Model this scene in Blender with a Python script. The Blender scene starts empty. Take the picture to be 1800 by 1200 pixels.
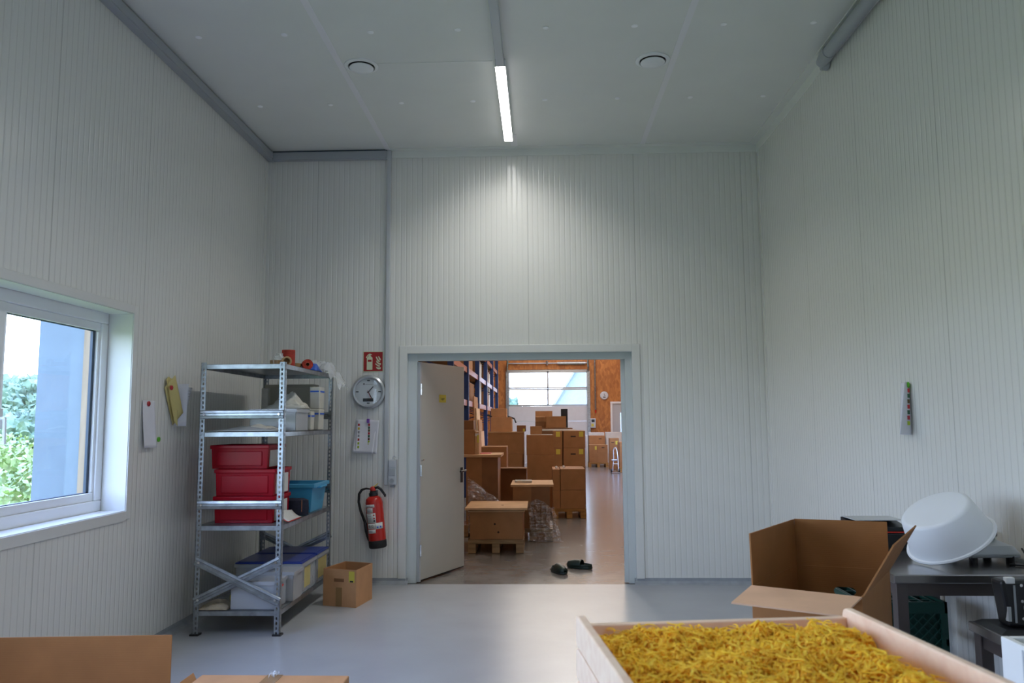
import bpy, bmesh, math, random
from mathutils import Vector, Matrix, noise

random.seed(11)
sc = bpy.context.scene
COL = sc.collection
PI = math.pi

# ------------------------------------------------------------------ camera
CAM_PITCH, CAM_YAW, CAM_ROLL, CAM_H = 0.1021, -0.0354, -0.0066, 1.45
fwd = Vector((math.sin(CAM_YAW)*math.cos(CAM_PITCH), math.cos(CAM_YAW)*math.cos(CAM_PITCH), math.sin(CAM_PITCH)))
rt = Vector((math.cos(CAM_YAW), -math.sin(CAM_YAW), 0))
up = rt.cross(fwd)
rr = rt*math.cos(CAM_ROLL) + up*math.sin(CAM_ROLL)
uu = up*math.cos(CAM_ROLL) - rt*math.sin(CAM_ROLL)
cd = bpy.data.cameras.new('camera')
cd.sensor_fit = 'HORIZONTAL'; cd.sensor_width = 23.5; cd.lens = 1379.0*23.5/1800.0
cd.clip_start = 0.05; cd.clip_end = 500
cd.dof.use_dof = True; cd.dof.focus_distance = 7.0; cd.dof.aperture_fstop = 4.5
cam = bpy.data.objects.new('camera', cd); COL.objects.link(cam)
cam.matrix_world = Matrix(((rr.x, uu.x, -fwd.x, 0), (rr.y, uu.y, -fwd.y, 0), (rr.z, uu.z, -fwd.z, CAM_H), (0, 0, 0, 1)))
sc.camera = cam

# ------------------------------------------------------------------ light and exposure
w = bpy.data.worlds.new('sky'); sc.world = w; w.use_nodes = True
nt = w.node_tree; nt.nodes.clear()
wo = nt.nodes.new('ShaderNodeOutputWorld'); bg = nt.nodes.new('ShaderNodeBackground')
tc = nt.nodes.new('ShaderNodeTexCoord'); sp = nt.nodes.new('ShaderNodeSeparateXYZ'); rp = nt.nodes.new('ShaderNodeValToRGB')
rp.color_ramp.elements[0].position = 0.0; rp.color_ramp.elements[0].color = (0.66, 0.78, 1.0, 1)
rp.color_ramp.elements[1].position = 0.6; rp.color_ramp.elements[1].color = (0.38, 0.52, 1.0, 1)
nt.links.new(tc.outputs['Generated'], sp.inputs[0]); nt.links.new(sp.outputs['Z'], rp.inputs[0])
nt.links.new(rp.outputs[0], bg.inputs['Color']); bg.inputs['Strength'].default_value = 13.2
nt.links.new(bg.outputs[0], wo.inputs['Surface'])
def portal(name, loc, rot, sx, sy):
    """marks a window opening so that sky light is sampled through it"""
    l = bpy.data.lights.new(name, 'AREA'); l.shape = 'RECTANGLE'; l.size = sx; l.size_y = sy; l.cycles.is_portal = True
    o = bpy.data.objects.new(name, l); COL.objects.link(o); o.location = loc; o.rotation_euler = rot
portal('portal_left', (-2.86, 3.785, 1.534), (0, -PI/2, 0), 1.24, 2.17)
portal('portal_left_rear', (-2.86, .975, 1.45), (0, -PI/2, 0), 1.7, 2.55)
portal('portal_right', (2.32, -.85, 2.75), (0, PI/2, 0), 1.3, 1.3)
portal('portal_gate', (.275, 28.3, 2.62), (-PI/2, 0, 0), 2.9, 1.25)
portal('portal_roof', (1.0, 22.25, 5.25), (0, 0, 0), 4.0, 10.5)
LED_STRENGTH = 14.0; LED_WATT = 17.0
HALL_FILL_STRENGTH = 120.0  # emission of the added hall lamps
sc.view_settings.view_transform = 'Standard'; sc.view_settings.look = 'None'
sc.view_settings.gamma = 1.0; sc.view_settings.use_curve_mapping = False
sc.view_settings.exposure = 0.0
sc.cycles.use_denoising = True
sc.cycles.max_bounces = 10; sc.cycles.diffuse_bounces = 7; sc.cycles.glossy_bounces = 4
sc.cycles.transparent_max_bounces = 12; sc.cycles.transmission_bounces = 6
sc.cycles.sample_clamp_indirect = 6.0; sc.cycles.caustics_reflective = False; sc.cycles.caustics_refractive = False

# ------------------------------------------------------------------ materials
def new_mat(name):
    m = bpy.data.materials.new(name); m.use_nodes = True
    return m, m.node_tree, m.node_tree.nodes['Principled BSDF']
def N(nt, t, **kw):
    n = nt.nodes.new(t)
    for k, v in kw.items(): setattr(n, k, v)
    return n
def mth(nt, op, a, b=None, c=None):
    n = nt.nodes.new('ShaderNodeMath'); n.operation = op
    for i, v in enumerate((a, b, c)):
        if v is None: continue
        if isinstance(v, (int, float)): n.inputs[i].default_value = v
        else: nt.links.new(v, n.inputs[i])
    return n.outputs[0]
def mat(name, col, rough=0.5, metal=0.0, var=0.0, scale=8.0, bump=0.0, bscale=60.0, stretch=(1, 1, 1), emit=0.0, coat=0.0, alpha=1.0, col2=None, sss=0.0, spec=None):
    m, t, b = new_mat(name)
    b.inputs['Roughness'].default_value = rough; b.inputs['Metallic'].default_value = metal
    if spec is not None: b.inputs['Specular IOR Level'].default_value = spec
    if coat: b.inputs['Coat Weight'].default_value = coat; b.inputs['Coat Roughness'].default_value = 0.1
    if alpha < 1: b.inputs['Alpha'].default_value = alpha
    c = N(t, 'ShaderNodeTexCoord'); mp = N(t, 'ShaderNodeMapping'); mp.inputs['Scale'].default_value = stretch
    t.links.new(c.outputs['Object'], mp.inputs[0])
    nz = N(t, 'ShaderNodeTexNoise'); nz.inputs['Scale'].default_value = scale; nz.inputs['Detail'].default_value = 5
    t.links.new(mp.outputs[0], nz.inputs['Vector'])
    r = N(t, 'ShaderNodeValToRGB'); r.color_ramp.elements[0].position = .3; r.color_ramp.elements[1].position = .7
    d = col2 or tuple(max(0, x*(1-var)) for x in col)
    e = col if col2 else tuple(min(1, x*(1+var*.6)) for x in col)
    r.color_ramp.elements[0].color = (*d, 1); r.color_ramp.elements[1].color = (*e, 1)
    t.links.new(nz.outputs['Fac'], r.inputs[0]); t.links.new(r.outputs[0], b.inputs['Base Color'])
    if bump:
        n2 = N(t, 'ShaderNodeTexNoise'); n2.inputs['Scale'].default_value = bscale; n2.inputs['Detail'].default_value = 3
        t.links.new(mp.outputs[0], n2.inputs['Vector'])
        bp = N(t, 'ShaderNodeBump'); bp.inputs['Strength'].default_value = bump; bp.inputs['Distance'].default_value = .01
        t.links.new(n2.outputs['Fac'], bp.inputs['Height']); t.links.new(bp.outputs[0], b.inputs['Normal'])
    if emit:
        b.inputs['Emission Color'].default_value = (*col, 1); b.inputs['Emission Strength'].default_value = emit
    return m
def wall_mat(name, axis, col, period=0.05, panel=1.0, off=0.0, rough=0.20):
    """Lined sandwich panel: a shallow rib every 5 cm and a narrow open joint every metre."""
    m, t, b = new_mat(name)
    b.inputs['Roughness'].default_value = rough
    c = N(t, 'ShaderNodeTexCoord'); s = N(t, 'ShaderNodeSeparateXYZ'); t.links.new(c.outputs['Object'], s.inputs[0])
    u = mth(t, 'ADD', s.outputs[axis], 50.0 - off)
    f = mth(t, 'FRACT', mth(t, 'DIVIDE', u, period))
    tri = mth(t, 'MULTIPLY', mth(t, 'ABSOLUTE', mth(t, 'SUBTRACT', f, 0.5)), 2.0)   # 0 at rib centre, 1 at edge
    sm = N(t, 'ShaderNodeMapRange'); sm.interpolation_type = 'SMOOTHSTEP'
    sm.inputs['From Min'].default_value = 0.62; sm.inputs['From Max'].default_value = 0.98
    t.links.new(tri, sm.inputs['Value'])
    g = mth(t, 'FRACT', mth(t, 'DIVIDE', u, panel))
    j = mth(t, 'LESS_THAN', mth(t, 'ABSOLUTE', mth(t, 'SUBTRACT', g, 0.5)), 0.0025/panel)
    bp = N(t, 'ShaderNodeBump'); bp.inputs['Strength'].default_value = 0.6; bp.inputs['Distance'].default_value = 0.006
    h = mth(t, 'SUBTRACT', mth(t, 'MULTIPLY', sm.outputs[0], -0.5), mth(t, 'MULTIPLY', j, 1.0))
    t.links.new(h, bp.inputs['Height']); t.links.new(bp.outputs[0], b.inputs['Normal'])
    mx = N(t, 'ShaderNodeMix', data_type='RGBA'); mx.inputs['A'].default_value = (*col, 1)
    mx.inputs['B'].default_value = (*(x*.72 for x in col), 1); t.links.new(j, mx.inputs['Factor'])
    t.links.new(mx.outputs['Result'], b.inputs['Base Color'])
    return m
def glass_mat(name, tint=(0.95, 0.98, 0.97), gloss=0.06):
    m, t, b = new_mat(name); t.nodes.remove(b)
    o = t.nodes['Material Output']
    a = N(t, 'ShaderNodeBsdfTransparent'); a.inputs[0].default_value = (*tint, 1)
    g = N(t, 'ShaderNodeBsdfGlossy'); g.inputs['Roughness'].default_value = .02
    mx = N(t, 'ShaderNodeMixShader'); mx.inputs[0].default_value = gloss
    t.links.new(a.outputs[0], mx.inputs[1]); t.links.new(g.outputs[0], mx.inputs[2]); t.links.new(mx.outputs[0], o.inputs['Surface'])
    return m
def clear_mat(name, col=(.85, .87, .9), opac=.35, rough=.12, bump=.5, bscale=25):
    """Clear or milky plastic: partly see-through, glossy, crinkled."""
    m, t, b = new_mat(name); o = t.nodes['Material Output']
    b.inputs['Base Color'].default_value = (*col, 1); b.inputs['Roughness'].default_value = rough
    b.inputs['Specular IOR Level'].default_value = .9
    a = N(t, 'ShaderNodeBsdfTransparent'); a.inputs[0].default_value = (.96, .97, .98, 1)
    mx = N(t, 'ShaderNodeMixShader')
    c = N(t, 'ShaderNodeTexCoord'); nz = N(t, 'ShaderNodeTexNoise'); nz.inputs['Scale'].default_value = bscale; nz.inputs['Detail'].default_value = 4
    t.links.new(c.outputs['Object'], nz.inputs['Vector'])
    if bump:
        bp = N(t, 'ShaderNodeBump'); bp.inputs['Strength'].default_value = bump; bp.inputs['Distance'].default_value = .02
        t.links.new(nz.outputs['Fac'], bp.inputs['Height']); t.links.new(bp.outputs[0], b.inputs['Normal'])
    mx.inputs[0].default_value = opac
    t.links.new(a.outputs[0], mx.inputs[1]); t.links.new(b.outputs[0], mx.inputs[2]); t.links.new(mx.outputs[0], o.inputs['Surface'])
    return m
def film_mat(name):
    """Stretch film: mostly see-through, crinkled, with sharp glints."""
    m, t, b = new_mat(name); t.nodes.remove(b); o = t.nodes['Material Output']
    a = N(t, 'ShaderNodeBsdfTransparent'); a.inputs[0].default_value = (.93, .93, .94, 1)
    g = N(t, 'ShaderNodeBsdfGlossy'); g.inputs['Roughness'].default_value = .14; g.inputs[0].default_value = (.95, .96, 1, 1)
    d = N(t, 'ShaderNodeBsdfDiffuse'); d.inputs[0].default_value = (.72, .72, .74, 1)
    c = N(t, 'ShaderNodeTexCoord'); mp = N(t, 'ShaderNodeMapping'); mp.inputs['Scale'].default_value = (9, 9, 30); mp.inputs['Rotation'].default_value = (0, .6, 0)
    nz = N(t, 'ShaderNodeTexNoise'); nz.inputs['Scale'].default_value = 1.6; nz.inputs['Detail'].default_value = 5
    t.links.new(c.outputs['Object'], mp.inputs[0]); t.links.new(mp.outputs[0], nz.inputs['Vector'])
    bp = N(t, 'ShaderNodeBump'); bp.inputs['Strength'].default_value = 1.0; bp.inputs['Distance'].default_value = .05
    t.links.new(nz.outputs['Fac'], bp.inputs['Height'])
    for n_ in (g, d): t.links.new(bp.outputs[0], n_.inputs['Normal'])
    m1 = N(t, 'ShaderNodeMixShader'); m1.inputs[0].default_value = .35; t.links.new(g.outputs[0], m1.inputs[1]); t.links.new(d.outputs[0], m1.inputs[2])
    r = N(t, 'ShaderNodeMapRange'); r.inputs['From Min'].default_value = .38; r.inputs['From Max'].default_value = .68; r.inputs['To Min'].default_value = .16; r.inputs['To Max'].default_value = .85
    t.links.new(nz.outputs['Fac'], r.inputs['Value'])
    m2 = N(t, 'ShaderNodeMixShader'); t.links.new(r.outputs[0], m2.inputs[0]); t.links.new(a.outputs[0], m2.inputs[1]); t.links.new(m1.outputs[0], m2.inputs[2])
    t.links.new(m2.outputs[0], o.inputs['Surface'])
    return m
def wood_mat(name, col, dark, scale=3.0, stretch=(1, 12, 12), rough=.55):
    m, t, b = new_mat(name); b.inputs['Roughness'].default_value = rough
    c = N(t, 'ShaderNodeTexCoord'); mp = N(t, 'ShaderNodeMapping'); mp.inputs['Scale'].default_value = stretch
    t.links.new(c.outputs['Object'], mp.inputs[0])
    nz = N(t, 'ShaderNodeTexNoise'); nz.inputs['Scale'].default_value = scale; nz.inputs['Detail'].default_value = 6; nz.inputs['Distortion'].default_value = .6
    t.links.new(mp.outputs[0], nz.inputs['Vector'])
    r = N(t, 'ShaderNodeValToRGB'); r.color_ramp.elements[0].position = .32; r.color_ramp.elements[1].position = .62
    r.color_ramp.elements[0].color = (*dark, 1); r.color_ramp.elements[1].color = (*col, 1)
    t.links.new(nz.outputs['Fac'], r.inputs[0]); t.links.new(r.outputs[0], b.inputs['Base Color'])
    return m
def osb_mat(name):
    m, t, b = new_mat(name); b.inputs['Roughness'].default_value = .6
    c = N(t, 'ShaderNodeTexCoord'); v = N(t, 'ShaderNodeTexVoronoi'); v.inputs['Scale'].default_value = 16
    mp = N(t, 'ShaderNodeMapping'); mp.inputs['Scale'].default_value = (1, 1, .45)
    t.links.new(c.outputs['Object'], mp.inputs[0]); t.links.new(mp.outputs[0], v.inputs['Vector'])
    r = N(t, 'ShaderNodeValToRGB'); r.color_ramp.elements[0].color = (.36, .125, .03, 1); r.color_ramp.elements[1].color = (.54, .22, .055, 1)
    s = N(t, 'ShaderNodeSeparateColor'); t.links.new(v.outputs['Color'], s.inputs[0]); t.links.new(s.outputs[0], r.inputs[0])
    t.links.new(r.outputs[0], b.inputs['Base Color'])
    return m
def carton_mat(name, col):
    m, t, b = new_mat(name); b.inputs['Roughness'].default_value = .72; b.inputs['Specular IOR Level'].default_value = .25
    c = N(t, 'ShaderNodeTexCoord'); nz = N(t, 'ShaderNodeTexNoise'); nz.inputs['Scale'].default_value = 6; nz.inputs['Detail'].default_value = 6
    t.links.new(c.outputs['Object'], nz.inputs['Vector'])
    r = N(t, 'ShaderNodeValToRGB'); r.color_ramp.elements[0].position = .3; r.color_ramp.elements[1].position = .7
    r.color_ramp.elements[0].color = (*(x*.88 for x in col), 1); r.color_ramp.elements[1].color = (*(min(1, x*1.08) for x in col), 1)
    wv = N(t, 'ShaderNodeTexWave'); wv.bands_direction = 'Z'; wv.inputs['Scale'].default_value = 45; wv.inputs['Distortion'].default_value = .3
    t.links.new(c.outputs['Object'], wv.inputs['Vector'])
    bp = N(t, 'ShaderNodeBump'); bp.inputs['Strength'].default_value = .06; bp.inputs['Distance'].default_value = .003
    t.links.new(wv.outputs['Fac'], bp.inputs['Height']); t.links.new(bp.outputs[0], b.inputs['Normal'])
    t.links.new(nz.outputs['Fac'], r.inputs[0]); t.links.new(r.outputs[0], b.inputs['Base Color'])
    return m
def post_mat(name):
    """Galvanised angle with a row of round-ended slots punched through each leg (transparent where punched)."""
    m = mat(name, (.36, .39, .42), .36, .85, .25, 40)
    t = m.node_tree; b = t.nodes['Principled BSDF']; o = t.nodes['Material Output']
    c = N(t, 'ShaderNodeTexCoord'); s = N(t, 'ShaderNodeSeparateXYZ'); t.links.new(c.outputs['Object'], s.inputs[0])
    un = mth(t, 'MAXIMUM', mth(t, 'ABSOLUTE', s.outputs[0]), mth(t, 'ABSOLUTE', s.outputs[1]))
    a = mth(t, 'DIVIDE', mth(t, 'ABSOLUTE', mth(t, 'SUBTRACT', un, .021)), .0062)
    z = mth(t, 'DIVIDE', mth(t, 'ABSOLUTE', mth(t, 'SUBTRACT', mth(t, 'FRACT', mth(t, 'DIVIDE', s.outputs[2], .033)), .5)), .3)
    hole = mth(t, 'LESS_THAN', mth(t, 'ADD', mth(t, 'POWER', a, 3.0), mth(t, 'POWER', z, 3.0)), 1.0)
    tr = N(t, 'ShaderNodeBsdfTransparent'); mx = N(t, 'ShaderNodeMixShader')
    t.links.new(hole, mx.inputs[0]); t.links.new(b.outputs[0], mx.inputs[1]); t.links.new(tr.outputs[0], mx.inputs[2])
    t.links.new(mx.outputs[0], o.inputs['Surface'])
    return m
def noodle_mat(name):
    m, t, b = new_mat(name); b.inputs['Roughness'].default_value = .5
    g = N(t, 'ShaderNodeNewGeometry'); r = N(t, 'ShaderNodeValToRGB')
    r.color_ramp.elements[0].color = (1.0, .545, .028, 1); r.color_ramp.elements[1].color = (1.0, .635, .065, 1)
    t.links.new(g.outputs['Random Per Island'], r.inputs[0]); t.links.new(r.outputs[0], b.inputs['Base Color'])
    b.inputs['Subsurface Weight'].default_value = .35; b.inputs['Subsurface Radius'].default_value = (.012, .008, .002); b.inputs['Subsurface Scale'].default_value = 1.0
    b.inputs['Specular IOR Level'].default_value = .18; b.inputs['Roughness'].default_value = .62
    return m

WALLC = (.72, .715, .685)
M = dict(
    wallx=wall_mat('panel_x', 0, WALLC, off=.4), wally=wall_mat('panel_y', 1, WALLC, off=.5),
    ceil=mat('ceiling_sheet', (.74, .75, .72), .42, 0, .03, 2),
    trim=mat('white_folded_sheet', (.69, .69, .67), .4, 0, .03, 5), joint=mat('joint_strip', (.80, .79, .81), .5),
    floor=mat('epoxy_floor', (.40, .41, .435), .27, 0, .06, 2.2, bump=.04, bscale=14), cove=mat('epoxy_cove', (.31, .33, .36), .4, 0, .15, 12),
    grey=mat('grey_plastic_trunking', (.36, .38, .41), .42), greyl=mat('light_grey_plastic', (.50, .52, .55), .4),
    white=mat('white_plastic', (.80, .81, .82), .35, 0, .03), pvc=mat('white_window_frame', (.82, .83, .84), .3, 0, .02),
    milk=mat('milky_white_plastic', (.72, .74, .78), .38, 0, .02, 3), gasket=mat('dark_gasket', (.03, .05, .08), .5),
    black=mat('black_plastic', (.012, .013, .016), .35, 0, .1), rubber=mat('black_rubber', (.015, .015, .016), .7),
    glass=glass_mat('clear_glass'), clockglass=glass_mat('clock_glass', (.97, .98, .98), .012), capw=mat('white_cap', (.95, .95, .97), .45), cflap=carton_mat('carton_flap_lit', (.64, .40, .265)), roofpane=glass_mat('warm_filter_roof_sheet', (.80, .67, .50), .04), osb=osb_mat('pressed_wood_board'), concrete=mat('polished_concrete', (.20, .185, .175), .19, 0, .28, 3.5, bump=.03, bscale=30),
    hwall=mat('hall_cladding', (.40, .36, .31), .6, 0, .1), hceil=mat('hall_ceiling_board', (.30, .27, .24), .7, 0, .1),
    door=mat('grey_door_paint', (.52, .52, .48), .45, 0, .03, 3), steelgrey=mat('door_frame_paint', (.58, .62, .63), .38),
    galv=mat('galvanised_sheet', (.38, .41, .44), .34, .85, .28, 18), post=post_mat('punched_galvanised_angle'),
    steel=mat('brushed_steel', (.33, .32, .32), .2, .85, .1, 3, stretch=(1, 30, 30)), steeld=mat('dark_steel', (.16, .14, .14), .45, .7, .1),
    chrome=mat('chrome', (.75, .76, .78), .12, 1.0), silver=mat('silver_paint', (.50, .52, .55), .3, .6),
    face=mat('clock_face', (.62, .64, .68), .35), ink=mat('black_ink', (.02, .02, .025), .6), grey_ink=mat('grey_ink', (.35, .36, .38), .6),
    c1=carton_mat('carton_brown', (.36, .175, .075)), c2=carton_mat('carton_tan', (.52, .275, .135)), croom=carton_mat('carton_plain_brown', (.33, .145, .05)), c3=carton_mat('carton_dark', (.25, .12, .055)),
    cpale=carton_mat('carton_pale', (.56, .35, .19)), cwhite=carton_mat('carton_white', (.72, .71, .68)),
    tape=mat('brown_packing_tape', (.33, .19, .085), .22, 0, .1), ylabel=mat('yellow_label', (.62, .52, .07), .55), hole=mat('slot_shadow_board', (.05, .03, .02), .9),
    red=mat('red_crate_plastic', (.33, .004, .014), .22, 0, .08, spec=.16), redp=mat('red_paint', (.50, .022, .016), .25, 0, .05), signred=mat('sign_red', (.33, .010, .010), .5),
    signcream=mat('sign_cream', (.62, .66, .47), .6), wlabel=mat('white_label', (.66, .66, .64), .5, 0, .08, 30),
    paper=mat('white_paper', (.70, .70, .76), .7, 0, .04, 10), yellowp=mat('yellow_paper', (.58, .49, .20), .7, 0, .06, 10), magred=mat('red_magnet', (.42, .02, .03), .3),
    maggreen=mat('green_magnet', (.10, .42, .02), .3), magviolet=mat('violet_clip', (.20, .07, .40), .4),
    blue=mat('light_blue_plastic', (.07, .36, .60), .35, 0, .06), navy=mat('navy_fabric', (.008, .010, .03), .7, 0, .3, 60), bluelid=mat('blue_lid_plastic', (.012, .035, .28), .3, 0, .06),
    clear=clear_mat('clear_box_plastic', (.70, .72, .76), .42, .16, .12, 12), film=film_mat('stretch_film'), cling=clear_mat('crumpled_cling_film', (.85, .87, .9), .40, .08, .9, 30),
    milkbox=clear_mat('milky_box_plastic', (.56, .57, .59), .66, .25, .1, 10), tub=mat('cream_tub', (.62, .60, .52), .4, 0, .06, 20), bluestripe=mat('blue_tape_strip', (.03, .13, .62), .5),
    cloth=mat('beige_cloth', (.47, .39, .28), .9, 0, .2, 14, bump=.4), bagp=mat('offwhite_paper_bag', (.55, .53, .47), .75, 0, .12, 12, bump=.4, bscale=20), beige=mat('beige_board', (.42, .39, .32), .7, 0, .06),
    twine=mat('red_twine', (.62, .06, .035), .8, 0, .35, 10, bump=.8, bscale=120, stretch=(1, 1, 6)), card=mat('cardboard_core', (.36, .22, .11), .8, 0, .15), orange=mat('orange_paint', (.34, .09, .022), .35),
    bpaint=mat('blue_rack_paint', (.010, .035, .14), .4), pine=wood_mat('pale_tray_wood', (.93, .70, .53), (.86, .60, .44)), pallet=wood_mat('pallet_wood', (.34, .21, .095), (.20, .115, .05)),
    ochre=wood_mat('ochre_pallet_wood', (.44, .22, .055), (.28, .13, .03)), noodle=noodle_mat('yellow_noodle'), crumbs=mat('noodle_bed', (1.0, .52, .03), .7, 0, .12, 40, bump=.8, bscale=80),
    traybed=wood_mat('tray_mesh_bed', (.42, .22, .11), (.36, .18, .085)), green=mat('dark_green_plastic', (.006, .045, .032), .4, 0, .15), slipper=mat('dark_green_rubber', (.006, .022, .018), .45, 0, .2, 20),
    slin=mat('black_felt', (.008, .008, .009), .9), leaf=mat('leaves_light', (.32, .44, .18), .6, 0, .6, 9, bump=1.0, bscale=12), leafd=mat('leaves_hazed', (.16, .24, .16), .7, 0, .55, .9, bump=1.0, bscale=3),  # distant leaf colour is lifted and greyed to suggest haze
    bark=mat('bark', (.12, .08, .05), .9), grass=mat('grass', (.19, .24, .045), .9, 0, .3, .6), roofslate=mat('grey_roof_sheet', (.28, .31, .35), .7, 0, .1),
    cement=mat('cement_board', (.115, .15, .185), .7, 0, .12, 3), postwood=wood_mat('larch_post', (.24, .165, .10), (.17, .11, .06), 2.0, (14, 14, 1)),
    led=mat('lit_diffuser', (1.0, .985, .95), .5, emit=LED_STRENGTH), hfill=mat('added_hall_diffuser', (1.0, .93, .82), .5, emit=HALL_FILL_STRENGTH), redtip=mat('red_plastic', (.55, .03, .02), .4), yellowtag=mat('yellow_tag', (.75, .55, .03), .5), gatew=mat('white_gate_panel', (.66, .67, .70), .4, 0, .03),
)

# ------------------------------------------------------------------ mesh builder
class MB:
    def __init__(s): s.v = []; s.f = []
    def add(s, vs, fs):
        o = len(s.v); s.v += [tuple(x) for x in vs]; s.f += [tuple(i+o for i in f) for f in fs]; return s
    def box(s, x0, x1, y0, y1, z0, z1, mtx=None):
        p = [Vector((x, y, z)) for x in (x0, x1) for y in (y0, y1) for z in (z0, z1)]
        if mtx: p = [mtx @ q for q in p]
        return s.add(p, [(0, 1, 3, 2), (4, 6, 7, 5), (0, 4, 5, 1), (2, 3, 7, 6), (0, 2, 6, 4), (1, 5, 7, 3)])
    def hexa(s, bot, top):
        return s.add(list(bot)+list(top), [(3, 2, 1, 0), (4, 5, 6, 7), (0, 1, 5, 4), (1, 2, 6, 5), (2, 3, 7, 6), (3, 0, 4, 7)])
    def plate(s, q, th):
        """quad panel q (4 points) thickened along its normal by th, centred"""
        q = [Vector(p) for p in q]; n = (q[1]-q[0]).cross(q[3]-q[0]).normalized()*th*.5
        return s.hexa([p-n for p in q], [p+n for p in q])
    def tube(s, pts, r, n=8, caps=True):
        pts = [Vector(p) for p in pts]; rs = r if isinstance(r, (list, tuple)) else [r]*len(pts); o = len(s.v); prev = None
        for i, p in enumerate(pts):
            d = (pts[min(i+1, len(pts)-1)]-pts[max(i-1, 0)]).normalized()
            a = prev - d*prev.dot(d) if prev is not None else d.orthogonal()
            if a.length < 1e-6: a = d.orthogonal()
            a.normalize(); b = d.cross(a); prev = a
            for k in range(n):
                t = 2*PI*k/n; s.v.append(tuple(p + (a*math.cos(t)+b*math.sin(t))*rs[i]))
        for i in range(len(pts)-1):
            for k in range(n):
                k2 = (k+1) % n; s.f.append((o+i*n+k, o+i*n+k2, o+(i+1)*n+k2, o+(i+1)*n+k))
        if caps:
            s.f.append(tuple(o+k for k in reversed(range(n)))); e = o+(len(pts)-1)*n; s.f.append(tuple(e+k for k in range(n)))
        return s
    def lathe(s, prof, n=32, mtx=None):
        """profile [(r,z)...] spun about Z; r == 0 ends close"""
        o = len(s.v); M4 = mtx or Matrix.Identity(4)
        for r, z in prof:
            for k in range(n):
                t = 2*PI*k/n; s.v.append(tuple(M4 @ Vector((r*math.cos(t), r*math.sin(t), z))))
        for i in range(len(prof)-1):
            for k in range(n):
                k2 = (k+1) % n; s.f.append((o+i*n+k, o+i*n+k2, o+(i+1)*n+k2, o+(i+1)*n+k))
        s.f.append(tuple(o+k for k in reversed(range(n)))); e = o+(len(prof)-1)*n; s.f.append(tuple(e+k for k in range(n)))
        return s
    def prism(s, poly, th, mtx=None):
        """polygon in local XZ extruded along Y from 0 to th"""
        n = len(poly); p = [Vector((x, 0, z)) for x, z in poly]+[Vector((x, th, z)) for x, z in poly]
        if mtx: p = [mtx @ q for q in p]
        return s.add(p, [tuple(range(n)), tuple(reversed(range(n, 2*n)))]+[(i, i+n, (i+1) % n+n, (i+1) % n) for i in range(n)])
    def grid(s, fn, nu, nv):
        o = len(s.v)
        for i in range(nu+1):
            for j in range(nv+1): s.v.append(tuple(fn(i/nu, j/nv)))
        for i in range(nu):
            for j in range(nv):
                a = o+i*(nv+1)+j; s.f.append((a, a+nv+1, a+nv+2, a+1))
        return s
    def build(s, name, m, parent=None, loc=None, rot=None, bevel=0, smooth=False, solid=0, seg=2):
        me = bpy.data.meshes.new(name); me.from_pydata(s.v, [], s.f); me.validate(); me.update()
        bm = bmesh.new(); bm.from_mesh(me); bmesh.ops.recalc_face_normals(bm, faces=bm.faces); bm.to_mesh(me); bm.free()
        if smooth:
            me.polygons.foreach_set('use_smooth', [True]*len(me.polygons)); me.set_sharp_from_angle(angle=math.radians(38))
        o = bpy.data.objects.new(name, me); COL.objects.link(o); me.materials.append(m if not isinstance(m, str) else M[m])
        if parent: o.parent = parent
        if loc: o.location = loc
        if rot: o.rotation_euler = rot
        if solid:
            d = o.modifiers.new('thickness', 'SOLIDIFY'); d.thickness = solid; d.offset = 0
        if bevel:
            d = o.modifiers.new('edge', 'BEVEL'); d.width = bevel; d.segments = seg; d.limit_method = 'ANGLE'; d.angle_limit = math.radians(50)
        return o
def tag(o, label, cat, group=None):
    o['label'] = label; o['category'] = cat
    if group: o['group'] = group
    return o
def thing(name, label, cat, loc=(0, 0, 0), rz=0.0, group=None, rot=None):
    o = bpy.data.objects.new(name, None); o.empty_display_size = .05; COL.objects.link(o); o.location = loc
    o.rotation_euler = rot if rot else (0, 0, rz)
    return tag(o, label, cat, group)
def struct(o, label, cat='structure'):
    o['kind'] = 'structure'; o['label'] = label; o['category'] = cat; return o
def bx(*a): return MB().box(*a)
def text(name, body, size, m, parent, loc, rot, ext=.0006):
    cu = bpy.data.curves.new(name, 'FONT'); cu.body = body; cu.size = size; cu.extrude = ext; cu.align_x = 'CENTER'; cu.align_y = 'CENTER'
    t = bpy.data.objects.new('tmp', cu); COL.objects.link(t)
    dg = bpy.context.evaluated_depsgraph_get(); me = bpy.data.meshes.new_from_object(t.evaluated_get(dg))
    bpy.data.objects.remove(t); o = bpy.data.objects.new(name, me); COL.objects.link(o)
    me.materials.clear(); me.materials.append(M[m]); o.parent = parent; o.location = loc; o.rotation_euler = rot
    return o
def copy_tree(o, parent=None):
    c = o.copy(); COL.objects.link(c)
    if parent: c.parent = parent
    for ch in list(o.children): copy_tree(ch, c)
    return c

# ------------------------------------------------------------------ room shell
XL, XR, D, H, YB = -2.588, 2.056, 7.229, 4.035, -2.6
WT = .235                                            # outer wall thickness
struct(bx(XL-WT, XR+WT, YB-.2, D, -.2, 0).build('floor', 'floor'), 'smooth light grey coated floor of the packing room', 'floor')
struct(bx(XL-WT, XR+WT, YB-.2, D+.12, H, H+.2).build('ceiling', 'ceil'), 'pale grey panelled ceiling of the packing room', 'ceiling')
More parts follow.
